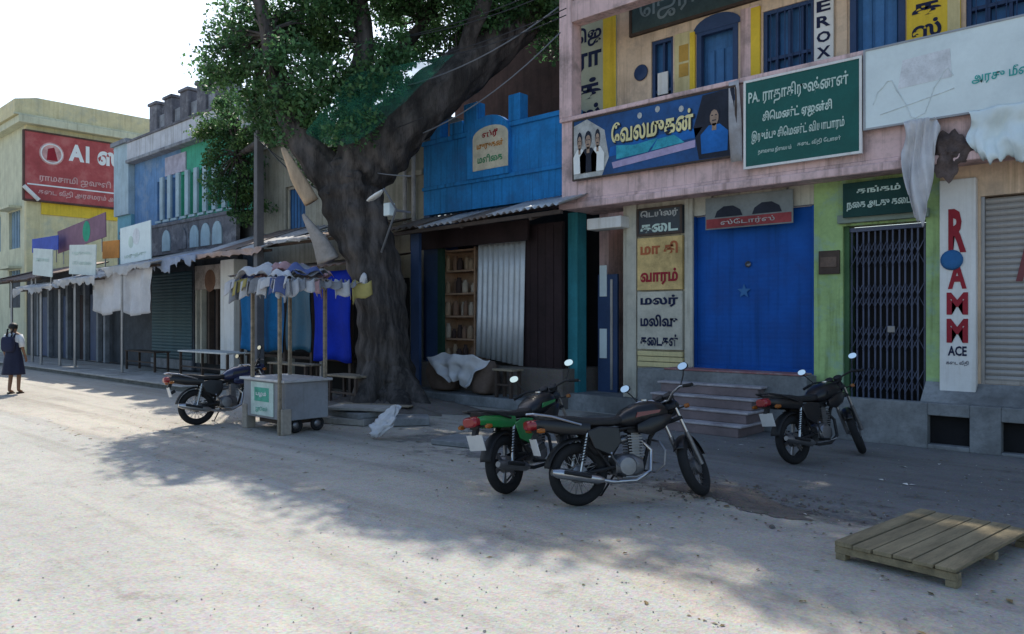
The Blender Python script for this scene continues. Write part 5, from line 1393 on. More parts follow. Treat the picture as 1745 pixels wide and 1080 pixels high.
MB().text('ஜூஸ்', ((x0+x1)/2-0.03, y0-0.018, 0.33), 0.34, 0.09, bold=0.02).build('lettering', mat('notice_green', (0.1, 0.38, 0.27)), nt_)
for (x, y) in ((x0+0.05, y0+0.06), (x1-0.05, y0+0.02)):
    MB().box(x-0.07, x+0.07, y-0.08, y+0.08, 0.0, 0.38).build('support_block', mat('block_wood', (0.34, 0.30, 0.25), var=0.3), ct, bev=0.012)
for (x, y) in ((x1-0.12, y0+0.22), (x1-0.12, y1-0.15), (x0+0.02, y1-0.15)):
    wl_ = MB().ring(0.085, 0.03, (x+0.05, y, 0.115), (1, 0, 0), 20, 8).build('wheel', m_rubber, ct, smooth=True)
    MB().lathe([(0.06, -0.015), (0.065, 0), (0.06, 0.015), (0.02, 0.03)], (x+0.05, y, 0.115), (1, 0, 0), 16).build('hub', m_alu, wl_, smooth=True)
MB().box(x0+0.3, x1-0.2, y0+0.1, y1-0.1, 0.12, 0.198).build('axle_frame', m_darkwood, ct)
cz = 2.22
for (x, y) in ((x0+0.2, y0+0.04), (x1-0.04, y0-0.06), (x0+0.2, y1-0.05), (x1-0.04, y1-0.03)):
    MB().beam((x, y, 0.802 if y > y0 else 0.0), (x, y, cz+0.02), 0.045).build('canopy_post', m_wood, ct)
cz = 2.22
can = MB().sheet(lambda u, v: (x0+0.14+1.38*u, y0-0.3+1.45*v, cz+0.15*math.sin(math.pi*min(1, max(0, v*1.1)))*(0.5+0.5*math.sin(math.pi*u))+0.035*math.sin(9*u+4*v)+0.03*math.sin(13*v-5*u)), 26, 26)
can.build('canopy_sheet', mat('canopy_patchwork', (0.46, 0.42, 0.42), var=0.4, scale=5, trans=0.2), ct, smooth=True, solid=0.006)
rags = [(mat('rag_white', (0.62, 0.62, 0.64), var=0.15, trans=0.2)), mat('rag_pink', (0.5, 0.3, 0.3), var=0.2, trans=0.2), mat('rag_blue', (0.10, 0.14, 0.32), var=0.3, trans=0.2), mat('rag_grey', (0.3, 0.31, 0.34), var=0.3, trans=0.2), mat('rag_yellow', (0.5, 0.42, 0.15), var=0.2, trans=0.2)]
def rag(i, xa, wv, side):
    d = rnd.uniform(0.12, 0.36); sd_ = rnd.uniform(0, 6)
    def fn(u, v):
        z = cz+0.05-d*v*(0.8+0.2*math.sin(u*3+sd_))-0.03*math.sin(u*9+sd_)
        o_ = 0.05*math.sin(u*7+sd_)+0.03*v
        return (xa+wv*u, y0-0.32-o_, z) if side == 0 else (x1+0.30+o_, xa+wv*u, z)
    MB().sheet(fn, 8, 6).build('rag', rags[i % 4 if rnd.random() < 0.9 else 4], ct, smooth=True, solid=0.006)
i = 0; x = x0+0.12
while x < x1+0.36:
    w = rnd.uniform(0.2, 0.4); rag(rnd.choice((0, 0, 1, 2, 3, 0)), x, w, 0); x += w*0.55
y = y0-0.36
while y < y1+0.35:
    w = rnd.uniform(0.2, 0.4); rag(rnd.choice((0, 1, 1, 3)), y, w, 1); y += w*0.55
for i in range(26):                                   # crumpled rags thrown on top
    cx_, cy_ = rnd.uniform(x0+0.3, x1+0.12), rnd.uniform(y0-0.15, y1); s_ = rnd.uniform(0.16, 0.36); sd_ = rnd.uniform(0, 6)
    MB().sheet(lambda u, v: (cx_+s_*(u-0.5)*2, cy_+s_*(v-0.5)*1.6, cz+0.17+0.004*i+0.07*math.sin(u*8+sd_)*math.cos(v*7+sd_)+0.05*mnoise.noise((u*4, v*4, sd_))-0.25*((u-0.5)**2+(v-0.5)**2)), 10, 10).build('rag', rags[i % 4], ct, smooth=True, solid=0.008)
# ------------------------------------------------------------------ tables, benches, rubble
def trestle(name, label, cat, pxa, pxb, y, depth, h, m, th=0.04, z0=0.0, slats=3):
    xa, xb = X(pxa, y), X(pxb, y)
    t = thing(name, label, cat, ((xa+xb)/2, y+depth/2, z0))
    for i in range(slats):
        MB().box(xa, xb, y+depth*i/slats+0.008, y+depth*(i+1)/slats-0.008, z0+h-th, z0+h).build('plank', m, t, bev=0.006)
    for x in (xa+0.07, xb-0.07):
        for yy in (y+0.06, y+depth-0.06):
            MB().beam((x, yy, z0), (x, yy, z0+h-th-0.002), 0.055).build('leg', m_darkwood, t)
    MB().beam((xa+0.08, y+0.06, z0+h*0.45), (xb-0.08, y+0.06, z0+h*0.45), 0.035).build('stretcher', m_darkwood, t)
    return t
trestle('table', 'pale topped table on the pavement below the poster shop', 'table', 302, 386, -2.75, 0.7, 0.75, mat('pale_table_top', (0.55, 0.55, 0.52)), z0=0.14)
trestle('bench', 'low dark bench under the hanging cloths', 'bench', 211, 262, -2.2, 0.5, 0.6, m_darkwood, z0=0.14)
trestle('bench', 'rough plank bench in front of the deep blue tarp', 'bench', 555, 606, -2.95, 0.45, 0.62, m_wood)
trestle('bench', 'plank bench in front of the teal tarps', 'bench', 455, 520, -2.75, 0.4, 0.75, m_wood)
# rubble of slabs and boards right of the cart
g0 = G(600, 728)
def slabpile(label, name, items, cat):
    for i, (dx, dy, z, sx, sy, sz, rz, rx, m, lb) in enumerate(items):
        o = MB().box(-sx, sx, -sy, sy, 0, sz).build(name, m, None, bev=0.012)
        o.location = (g0.x+dx, g0.y+dy, z); o.rotation_euler = (rx, 0, rz)
        tag(o, lb, cat)
slabpile('', 'stone_slab', [
    (-0.5, 0.35, 0.008, 0.5, 0.35, 0.10, 0.3, 0, m_conc, 'grey stone slab lying at the bottom of the pile beside the cart'),
    (-0.42, 0.42, 0.115, 0.42, 0.3, 0.09, 0.0, 0.03, m_plinth, 'dark stone slab in the middle of the pile beside the cart'),
    (-0.30, 0.40, 0.225, 0.55, 0.25, 0.05, 0.5, 0.0, m_conc, 'pale flat slab on top of the pile beside the cart'),
    (0.35, 0.75, 0.01, 0.4, 0.25, 0.12, 0.9, 0, m_plinth, 'dark slab lying between the pile and the tree')], 'slab')
g0 = G(640, 700)
slabpile('', 'loose_board', [
    (0.0, 0.0, 0.10, 0.75, 0.10, 0.03, 0.35, 0.0, m_wood, 'weathered board lying on the rubble near the tree root'),
    (-0.6, -0.5, 0.01, 0.5, 0.08, 0.03, 0.1, 0.0, m_wood, 'short weathered board lying flat by the plastic bag')], 'board')
g0 = G(775, 762)
slabpile('', 'stone_slab', [(0, 0.3, 0.006, 0.45, 0.3, 0.07, 0.2, 0, m_plinth, 'low dark slab on the ground behind the green motorcycle')], 'slab')
g0 = G(1290, 733)
slabpile('', 'concrete_block', [(0, 0.1, 0.006, 0.13, 0.1, 0.14, 0.2, 0, m_soil, 'small dark block beside the lowest shop step')], 'block')
# white plastic bag
g0 = G(632, 748)
def bagf(u, v):
    a = 2*math.pi*u
    r_ = (0.05+0.2*math.sin(math.pi*min(1, v*1.05))**0.7)*(1+0.18*math.sin(3*a+5*v)+0.1*math.sin(7*a+9*v))
    ax_ = Vector((0.20*v+0.1, 0.28*v, 0.50*v+0.02))
    nz = 0.10*mnoise.noise((4*u*math.cos(a)+3*v, 3*math.sin(a), 7*v))+0.02*mnoise.noise((9*math.cos(a), 9*math.sin(a), 15*v))
    r_ *= 0.8; r_ += nz*min(1, 4*v)*min(1, 4*(1-v))
    return g0+ax_*0.85+Vector((r_*math.cos(a)*0.9, r_*math.sin(a)*0.5, r_*0.3*math.sin(a)+nz*0.5+0.02))
pbag = MB().sheet(bagf, 48, 30).build('plastic_bag', m_cloth, None, smooth=True)
zmin = min(v.co.z for v in pbag.data.vertices); pbag.location.z = 0.004-zmin
tag(pbag, 'crumpled white plastic bag propped against the rubble beside the cart', 'bag')
# sacks in front of the dark shop
def sack(label, px, py, w, d, h, m, rz, seed, z0=0.2, y=-0.72):
    xx = X(px, y)
    rr = random.Random(seed); p = [rr.uniform(0, 6) for _ in range(4)]
    def fn(u, v):
        a = 2*math.pi*u
        prof = math.sin(math.pi*(0.12+0.80*v))**0.35
        sq = 1/max(abs(math.cos(a))**3+abs(math.sin(a))**3, 1e-3)**(1/3)
        r_ = prof*sq*(1+0.06*math.sin(3*a+p[0]+4*v)+0.05*math.sin(5*a+p[1]-6*v))
        if v <= 0.001 or v >= 0.999: r_ *= 0.05
        return (w/2*r_*math.cos(a), d/2*r_*math.sin(a), h*v)
    o = MB().sheet(fn, 28, 16).build('sack', m, None, smooth=True)
    o.location = (xx, y, z0); o.rotation_euler = (0, 0, rz)
    return tag(o, label, 'sack')
sack('brown jute sack left of the white cloth at the dark shop', 758, 660, 0.72, 0.5, 0.75, m_sack, 0.2, 1)
sack('brown jute sack right of the white cloth at the dark shop', 826, 660, 0.66, 0.5, 0.70, m_sack, -0.2, 2)
def drap(u, v):
    xa, xb = X(733, -0.9), X(840, -0.9)
    spread = 1-0.72*v
    xm = X(790, -0.9)
    x = xm+(xa+(xb-xa)*u-xm)*spread
    return (x+0.03*mnoise.noise((u*5, v*4, 2.0)), -1.0-0.05*math.sin(u*19+2*v)*(0.3+v)-0.04*math.sin(3*v)-0.08*mnoise.noise((u*4, v*4, 0.5)), 1.0-0.10*(2*u-1)**2*(1-v)+0.06*mnoise.noise((u*6, v*3, 4.0))-0.72*v*(0.85+0.3*mnoise.noise((u*3, 0.2, 8.0))))
dc = MB().sheet(drap, 60, 30).build('draped_cloth', m_cloth, None, smooth=True, solid=0.004)
tag(dc, 'white patterned cloth draped over the two brown sacks', 'cloth')
m_dot = mat('printed_dot', (0.2, 0.22, 0.3), bump=0)
trestle('stool', 'small wooden stool beside the sacks under the zinc sheet', 'stool', 838, 872, -1.0, 0.35, 0.55, m_wood, z0=0.2, slats=2)
# ------------------------------------------------------------------ low plank platform
p_a, p_b, p_c = G(1420, 953), G(1600, 998), G(1850, 946)
ux = (p_b-p_a); uy = (p_c-p_b)
Lx = ux.length; ux.normalize()
uy = Vector((-ux.y, ux.x, 0)); Ly = 1.42
if uy.dot(p_c-p_b) < 0: uy = -uy
pt = thing('plank_platform', 'low weathered plank platform on short legs on the ground', 'platform', (p_a.x, p_a.y, 0), (0, 0, math.atan2(ux.y, ux.x)))
sgn = 1 if (Vector((-ux.y, ux.x, 0)).dot(uy) > 0) else -1
hp = 0.13
m_plank = mat('olive_plank', (0.25, 0.205, 0.125), var=0.35, stretch=(6, 0.8, 6), bump=0.35)
Lx2 = 0.80
n = 6
for i in range(n):
    a, b = Lx2*i/n, Lx2*(i+1)/n
    MB().box(a+0.005, b-0.005, 0.0+rnd.uniform(-.015, .015), Ly+rnd.uniform(-.03, .03), hp-0.028+rnd.uniform(-.003, .003), hp+rnd.uniform(-.004, .004)).build('plank', m_plank, pt, local=True, bev=0.004)
for yy in (0.05, Ly/2, Ly-0.05):
    MB().box(0.0, Lx2, yy-0.03, yy+0.03, hp-0.085, hp-0.034).build('bearer', m_plank, pt, local=True, bev=0.004)
for x in (0.04, Lx2-0.04):
    for yy in (0.06, Ly-0.06):
        MB().box(x-0.035, x+0.035, yy-0.04, yy+0.04, 0.0, hp-0.086).build('leg', m_plank, pt, local=True, bev=0.004)
print('platform', Lx, sgn)
# ------------------------------------------------------------------ motorcycles, built in their own frame: +x forward, +y left, z up
def motorcycle(label, rear, front, lean, steer, m_body, m_panel, style=0, plate_text=True, big_mirror=True):
    d = (front-rear); yaw = math.atan2(d.y, d.x)
    t = thing('motorcycle', label, 'motorcycle', (rear.x, rear.y, 0.0), None, 'parked motorcycles')
    t.rotation_mode = 'XYZ'; t.scale = (0.935, 0.935, 0.935)
    t.rotation_euler = (lean, 0, yaw)
    WB = 1.27; Rw = 0.305
    ctr = Vector((0, 0, 0)); hx = WB; 
    # steering axis
    head = Vector((1.02, 0, 0.86)); axd = Vector((-0.42, 0, 0.91)).normalized()
    rotm = Matrix.Translation(head) @ Matrix.Rotation(steer, 4, axd) @ Matrix.Translation(-head)
    stf = lambda p: rotm @ p
    def B(mb, name, m, par=t, sm=True, bev=0, lab=None):
        o = mb.build(name, m, par, local=True, bev=bev, label=lab)
        if sm: autosmooth(o, 38)
        return o
    def wheel(c, tf, drum):
        w = B(MB(tf).ring(Rw-0.055, 0.055, c, (0, 1, 0), 36, 10, 0.95), 'wheel', m_rubber)
        B(MB(tf).lathe([(0.232, -0.028), (0.245, -0.03), (0.225, -0.012), (0.225, 0.012), (0.245, 0.03), (0.232, 0.028)], c, (0, 1, 0), 32, False), 'rim', m_alu, w)
        sp = MB(tf)
        if style == 1:
            for k in range(6):
                a = k*math.pi/3+0.3
                for off in (-0.09, 0.09):
                    sp.beam(c+Vector((0.05*math.cos(a), 0, 0.05*math.sin(a))), c+Vector((0.228*math.cos(a+off), 0, 0.228*math.sin(a+off))), 0.022, 0.018)
        else:
            for k in range(18):
                a = k*math.pi/9
                for sgn in (-1, 1):
                    sp.beam(c+Vector((0.045*math.cos(a+0.6*sgn), 0.03*sgn, 0.045*math.sin(a+0.6*sgn))), c+Vector((0.228*math.cos(a), 0.0, 0.228*math.sin(a))), 0.0045)
        B(sp, 'spokes', m_alu, w, False)
        B(MB(tf).lathe([(0.03, -0.07), (0.085 if drum else 0.05, -0.05), (0.09 if drum else 0.05, 0.02), (0.045, 0.05), (0.03, 0.07)], c, (0, 1, 0), 20), 'hub', m_alu, w)
        return w
    ident = lambda p: p
    cr, cf = Vector((0, 0, Rw)), Vector((WB, 0, Rw))
    wheel(cr, ident, True); wheel(cf, stf, True)
    # frame and swing arm
    fr = MB()
    fr.tube([(0.98, 0, 0.84), (0.80, 0, 0.62), (0.70, 0, 0.32), (0.40, 0, 0.27)], 0.022, 8)
    fr.tube([(0.98, 0, 0.86), (0.70, 0, 0.76), (0.35, 0, 0.68), (0.30, 0, 0.40), (0.40, 0, 0.27)], 0.022, 8)
    for s in (-1, 1):
        fr.tube([(0.62, 0.06*s, 0.74), (0.25, 0.11*s, 0.70), (-0.2, 0.11*s, 0.76), (-0.36, 0.06*s, 0.78)], 0.014, 8)
        fr.tube([(0.30, 0.10*s, 0.36), (0.05, 0.11*s, 0.70)], 0.013, 8)
    B(fr, 'frame', m_blackmatt)
    sa = MB()
    for s in (-1, 1): sa.tube([(0.36, 0.09*s, 0.36), (0.0, 0.085*s, Rw)], 0.018, 8)
    B(sa, 'swing_arm', m_blackmatt)
    B(MB().loft([(-0.09, 0.1, Rw, 0.012, 0.05), (0.0, 0.1, Rw, 0.016, 0.06), (0.34, 0.1, 0.35, 0.016, 0.055), (0.40, 0.1, 0.36, 0.012, 0.05)], 12), 'chain_case', m_blackmatt)
    for s in (-1, 1):
        sk = B(MB().tube([(-0.02, 0.115*s, Rw+0.02), (0.07, 0.12*s, 0.70)], 0.016, 8), 'shock_absorber', m_chrome)
        sp = MB()
        pts = []
        for k in range(60):
            u = k/59; a = u*9*2*math.pi
            p = Vector((-0.02, 0.115*s, Rw+0.02)).lerp(Vector((0.07, 0.12*s, 0.70)), 0.25+0.65*u)
            pts.append(p+Vector((0.03*math.cos(a), 0.03*math.sin(a), 0)))
        B(sp.tube(pts, 0.006, 5), 'spring', m_blackmatt if style else m_chrome, sk)
    # engine
    en = B(MB().loft([(0.36, 0, 0.36, 0.11, 0.08), (0.44, 0, 0.36, 0.13, 0.12), (0.56, 0, 0.36, 0.13, 0.12), (0.66, 0, 0.35, 0.10, 0.08)], 16, 3.5), 'engine', m_alu)
    for s in (-1, 1):
        B(MB().lathe([(0.10, 0), (0.105, 0.02), (0.085, 0.045), (0.03, 0.05)], (0.47, 0.11*s, 0.36), (0, s, 0), 20), 'engine_cover', m_alu if s < 0 else m_blackmatt, en)
    cyl = MB()
    for k in range(8):
        z = 0.45+k*0.028
        cyl.box(0.53-0.002*k, 0.69-0.002*k, -0.075, 0.075, z, z+0.012)
    cyl.box(0.57, 0.65, -0.05, 0.05, 0.42, 0.68)
    B(cyl, 'cylinder', m_alu, en, False)
    B(MB().loft([(0.53, 0, 0.70, 0.05, 0.02), (0.57, 0, 0.70, 0.06, 0.035), (0.65, 0, 0.70, 0.06, 0.035), (0.69, 0, 0.69, 0.05, 0.02)], 12), 'cylinder_head', m_blackmatt, en)
    B(MB().tube([(0.53, 0.0, 0.62), (0.42, 0.0, 0.60), (0.33, 0.0, 0.58)], 0.035, 10), 'carburettor', m_alu, en)
    ex = B(MB().tube([(0.68, -0.03, 0.60), (0.77, -0.07, 0.50), (0.72, -0.12, 0.30), (0.55, -0.14, 0.22), (0.30, -0.15, 0.22), (0.16, -0.155, 0.25)], 0.02, 10), 'exhaust', m_chrome if style != 1 else m_blackmatt)
    B(MB().tube([(0.20, -0.155, 0.245), (0.14, -0.158, 0.255), (-0.26, -0.165, 0.335), (-0.33, -0.166, 0.349)], [0.025, 0.046, 0.05, 0.03], 14), 'muffler', m_chrome if style != 1 else m_alu, ex)
    B(MB().tube([(0.05, -0.212, 0.29), (-0.22, -0.218, 0.345)], 0.018, 8), 'heat_shield', m_blackmatt, ex)
    # bodywork
    tk = B(MB().loft([(0.44, 0, 0.80, 0.09, 0.05), (0.50, 0, 0.82, 0.125, 0.085), (0.62, 0, 0.85, 0.15, 0.115), (0.78, 0, 0.87, 0.155, 0.125), (0.90, 0, 0.87, 0.13, 0.11), (0.98, 0, 0.86, 0.07, 0.07)], 20, 2.7), 'fuel_tank', m_body)
    B(MB().lathe([(0.035, 0), (0.035, 0.015), (0.02, 0.02)], (0.76, 0, 0.99), (0, 0, 1), 14), 'filler_cap', m_chrome, tk)
    for s in (-1, 1):
        B(MB().prism([(0.58, 0.150*s, 0.83), (0.84, 0.150*s, 0.87), (0.86, 0.150*s, 0.90), (0.60, 0.150*s, 0.88)], (0, 0.010*s, 0)), 'tank_stripe', m_panel if style != 2 else m_bikered, tk, False)
    B(MB().loft([(-0.40, 0, 0.855, 0.07, 0.025), (-0.34, 0, 0.85, 0.105, 0.04), (-0.05, 0, 0.825, 0.125, 0.045), (0.10, 0, 0.80, 0.13, 0.045), (0.36, 0, 0.795, 0.12, 0.045), (0.50, 0, 0.815, 0.09, 0.045), (0.54, 0, 0.82, 0.07, 0.03)], 16, 3.0), 'seat', m_seat)
    for s in (-1, 1):
        B(MB().prism([(0.40, 0.125*s, 0.74), (0.42, 0.125*s, 0.60), (0.30, 0.135*s, 0.47), (0.12, 0.135*s, 0.55), (0.06, 0.13*s, 0.72), (0.2, 0.125*s, 0.76)], (0, 0.022*s, 0)), 'side_panel', m_panel, bev=0.01)
        B(MB().loft([(0.10, 0.115*s, 0.735, 0.022, 0.06), (-0.15, 0.115*s, 0.76, 0.024, 0.065), (-0.36, 0.09*s, 0.79, 0.022, 0.055), (-0.46, 0.06*s, 0.80, 0.015, 0.035)], 12), 'tail_cowl', m_panel)
    tl = B(MB().loft([(-0.52, 0, 0.79, 0.07, 0.035), (-0.50, 0, 0.79, 0.09, 0.05), (-0.42, 0, 0.795, 0.085, 0.05)], 14, 3.2), 'tail_light', m_redlens)
    B(MB().loft([(-0.44, 0, 0.735, 0.06, 0.02), (-0.30, 0, 0.76, 0.08, 0.03)], 10), 'lamp_base', m_blackmatt, tl)
    for s in (-1, 1):                                # tank shroud, battery cover and rear side cover fill the middle
        B(MB().loft([(0.60, 0.13*s, 0.72, 0.02, 0.04), (0.74, 0.15*s, 0.74, 0.025, 0.09), (0.90, 0.13*s, 0.78, 0.02, 0.07), (1.0, 0.10*s, 0.82, 0.01, 0.03)], 12), 'tank_shroud', m_body)
    B(MB().loft([(0.08, 0, 0.62, 0.08, 0.06), (0.16, 0, 0.60, 0.10, 0.13), (0.36, 0, 0.60, 0.10, 0.14), (0.42, 0, 0.62, 0.08, 0.08)], 14, 3.5), 'battery_box', m_blackmatt)
    # mudguards
    def guard(c, R_, w, a0, a1, tf, name, m):
        b = MB(tf)
        def fn(u, v):
            a = R(a0+(a1-a0)*u); k = (v-0.5)*2
            rr = R_-0.025*k*k
            return c+Vector((rr*math.cos(a), w*k, rr*math.sin(a)))
        b.sheet(fn, 20, 6)
        return b.build(name, m, t, smooth=True, local=True, solid=0.006)
    guard(cr, Rw+0.045, 0.07, 55, 168, ident, 'rear_mudguard', m_blackmatt)
    guard(cf, Rw+0.035, 0.06, 25, 150, stf, 'front_mudguard', m_body)
    pl_ = B(MB().add([(-0.415, -0.10, 0.50), (-0.415, 0.10, 0.50), (-0.455, 0.10, 0.66), (-0.455, -0.10, 0.66), (-0.408, -0.10, 0.50), (-0.408, 0.10, 0.50), (-0.448, 0.10, 0.66), (-0.448, -0.10, 0.66)],
                     [(0, 1, 2, 3), (7, 6, 5, 4), (0, 4, 5, 1), (1, 5, 6, 2), (2, 6, 7, 3), (3, 7, 4, 0)]), 'number_plate', m_plate, sm=False)
    B(MB().beam((-0.41, 0, 0.56), (-0.34, 0, 0.60), 0.05).beam((-0.44, 0, 0.65), (-0.40, 0, 0.74), 0.05), 'plate_holder', m_blackmatt, pl_, False)
    for s in (-1, 1):
        ind = B(MB().tube([(-0.40, 0.07*s, 0.74), (-0.41, 0.15*s, 0.74)], 0.010, 6), 'indicator', m_blackmatt)
        B(MB().loft([(-0.46, 0.175*s, 0.74, 0.018, 0.016), (-0.43, 0.175*s, 0.74, 0.032, 0.026), (-0.39, 0.175*s, 0.74, 0.026, 0.02)], 12), 'indicator_lens', m_amber, ind)
        B(MB().tube([(0.0, 0.145*s, 0.78), (-0.30, 0.15*s, 0.87), (-0.46, 0.10*s, 0.90), (-0.50, 0, 0.90)], 0.012, 8), 'grab_rail', m_chrome if style != 1 else m_blackmatt)
        # foot pegs
        B(MB().tube([(0.38, 0.10*s, 0.28), (0.38, 0.26*s, 0.28)], 0.014, 8), 'foot_peg', m_rubber)
        B(MB().tube([(0.10, 0.12*s, 0.40), (0.10, 0.23*s, 0.40)], 0.012, 8), 'foot_peg', m_rubber)
        # forks
        fk = B(MB(stf).tube([(1.035, 0.09*s, 0.90), (1.14, 0.09*s, 0.62)], 0.019, 10), 'fork', m_chrome)
        B(MB(stf).tube([(1.13, 0.09*s, 0.64), (WB-0.005, 0.09*s, Rw)], 0.026, 10), 'fork_slider', m_alu, fk)
        # front indicators
        ind = B(MB(stf).tube([(1.08, 0.09*s, 0.88), (1.08, 0.17*s, 0.88)], 0.009, 6), 'indicator', m_blackmatt)
        B(MB(stf).loft([(1.05, 0.195*s, 0.88, 0.02, 0.016), (1.08, 0.195*s, 0.88, 0.03, 0.026), (1.11, 0.195*s, 0.88, 0.02, 0.018)], 12), 'indicator_lens', m_amber, ind)
        # mirror
        mi = B(MB(stf).tube([(0.93, 0.25*s, 1.06), (0.95, 0.30*s, 1.15), (0.93, 0.33*s, 1.20)], 0.007, 7), 'mirror_stem', m_blackmatt)
        B(MB(stf).loft([(0.955, 0.335*s, 1.235, 0.035, 0.022, 2.2), (0.945, 0.335*s, 1.235, 0.052, 0.036, 2.2), (0.915, 0.335*s, 1.235, 0.055, 0.038, 2.2)], 16), 'mirror_shell', m_black, mi)
        B(MB(stf).loft([(0.9145, 0.335*s, 1.235, 0.050, 0.034, 2.2), (0.912, 0.335*s, 1.235, 0.050, 0.034, 2.2)], 16), 'mirror_glass', m_mirror, mi)
    # bars and lamp
    hb_ = B(MB(stf).tube([(0.86, 0.38, 1.01), (0.93, 0.24, 1.05), (0.99, 0.12, 1.03), (1.01, 0.05, 0.98), (1.01, -0.05, 0.98), (0.99, -0.12, 1.03), (0.93, -0.24, 1.05), (0.86, -0.38, 1.01)], 0.0125, 8), 'handlebar', m_chrome if style != 1 else m_blackmatt)
    for s in (-1, 1):
        B(MB(stf).tube([(0.855, 0.39*s, 1.008), (0.905, 0.285*s, 1.037)], 0.018, 10), 'grip', m_rubber, hb_)
        B(MB(stf).tube([(0.92, 0.26*s, 1.045), (0.97, 0.30*s, 1.03), (0.93, 0.40*s, 1.0)], 0.006, 6), 'lever', m_alu, hb_)
        B(MB(stf).tube([(1.0, 0.1*s, 1.05), (1.1, 0.08*s, 0.98), (1.08, 0.05*s, 0.86), (0.98, 0.03*s, 0.80)], 0.006, 6), 'cable', m_wire, hb_)
    B(MB(stf).lathe([(0.03, -0.09), (0.085, -0.04), (0.095, 0.02), (0.09, 0.035)], (1.13, 0, 0.93), (1, 0, -0.08), 20), 'headlight', m_body)
    B(MB(stf).lathe([(0.088, 0.036), (0.07, 0.05), (0.0, 0.058)], (1.13, 0, 0.93), (1, 0, -0.08), 20, False), 'headlight_glass', m_glass)
    B(MB(stf).lathe([(0.05, 0), (0.055, 0.05), (0.04, 0.06)], (1.05, 0.055, 1.0), (-0.5, 0, 0.85), 14).lathe([(0.05, 0), (0.055, 0.05), (0.04, 0.06)], (1.05, -0.055, 1.0), (-0.5, 0, 0.85), 14), 'dial', m_blackmatt)
    B(MB(stf).beam((1.02, -0.11, 0.90), (1.02, 0.11, 0.90), 0.06, 0.035).beam((1.06, -0.11, 0.78), (1.06, 0.11, 0.78), 0.06, 0.03), 'fork_yoke', m_blackmatt, sm=False)
    if style in (0, 2):
        cp = MB(stf)
        B(MB().tube([(0.80, 0.0, 0.60), (0.80, 0.20, 0.58), (0.82, 0.27, 0.50), (0.80, 0.27, 0.36), (0.74, 0.20, 0.29), (0.70, 0.0, 0.30)], 0.012, 8), 'leg_guard', m_alu)
        B(MB().tube([(0.80, 0.0, 0.60), (0.80, -0.20, 0.58), (0.82, -0.27, 0.50), (0.80, -0.27, 0.36), (0.74, -0.20, 0.29), (0.70, 0.0, 0.30)], 0.012, 8), 'leg_guard', m_alu)
    # side stand, kick lever, brake pedal
    tl_ = math.tan(-lean)
    B(MB().tube([(0.42, 0.10, 0.26), (0.36, 0.30, 0.012+0.30*tl_*1.0), (0.33, 0.34, 0.010+0.34*tl_)], 0.011, 7), 'side_stand', m_blackmatt)
    B(MB().tube([(0.40, -0.14, 0.34), (0.30, -0.17, 0.46), (0.27, -0.22, 0.50)], 0.009, 7), 'kick_lever', m_chrome)
    B(MB().tube([(0.40, -0.16, 0.26), (0.55, -0.17, 0.26), (0.60, -0.20, 0.28)], 0.008, 7), 'brake_pedal', m_alu)
    return t
def gdir(px, py, ang):                               # rear contact and a heading seen from the camera: 0 = to the right, 90 = away
    a = G(px, py)
    right = Vector((CT, ST, 0)); fwd = Vector((-ST, CT, 0))
    return a, a+(right*math.cos(R(ang))+fwd*math.sin(R(ang)))*1.27
a, b = gdir(988, 862, 17)
motorcycle('black motorcycle with chrome leg guard parked on its stand over the soil patch', a, b, R(-8), R(44), m_black, m_black, 2)
a, b = gdir(866, 841, 54)
motorcycle('motorcycle with bright green side panels behind the black one', a, b, R(-8), R(25), m_black, m_bikegreen, 1)
a, b = gdir(1356, 791, 32)
motorcycle('black motorcycle parked alone in front of the lattice gate', a, b, R(-8), R(36), m_black, m_black, 1)
a, b = gdir(336, 724, 36)
motorcycle('dark navy motorcycle parked beside the vending cart', a, b, R(-7), R(20), m_bikeblue, m_black, 0)

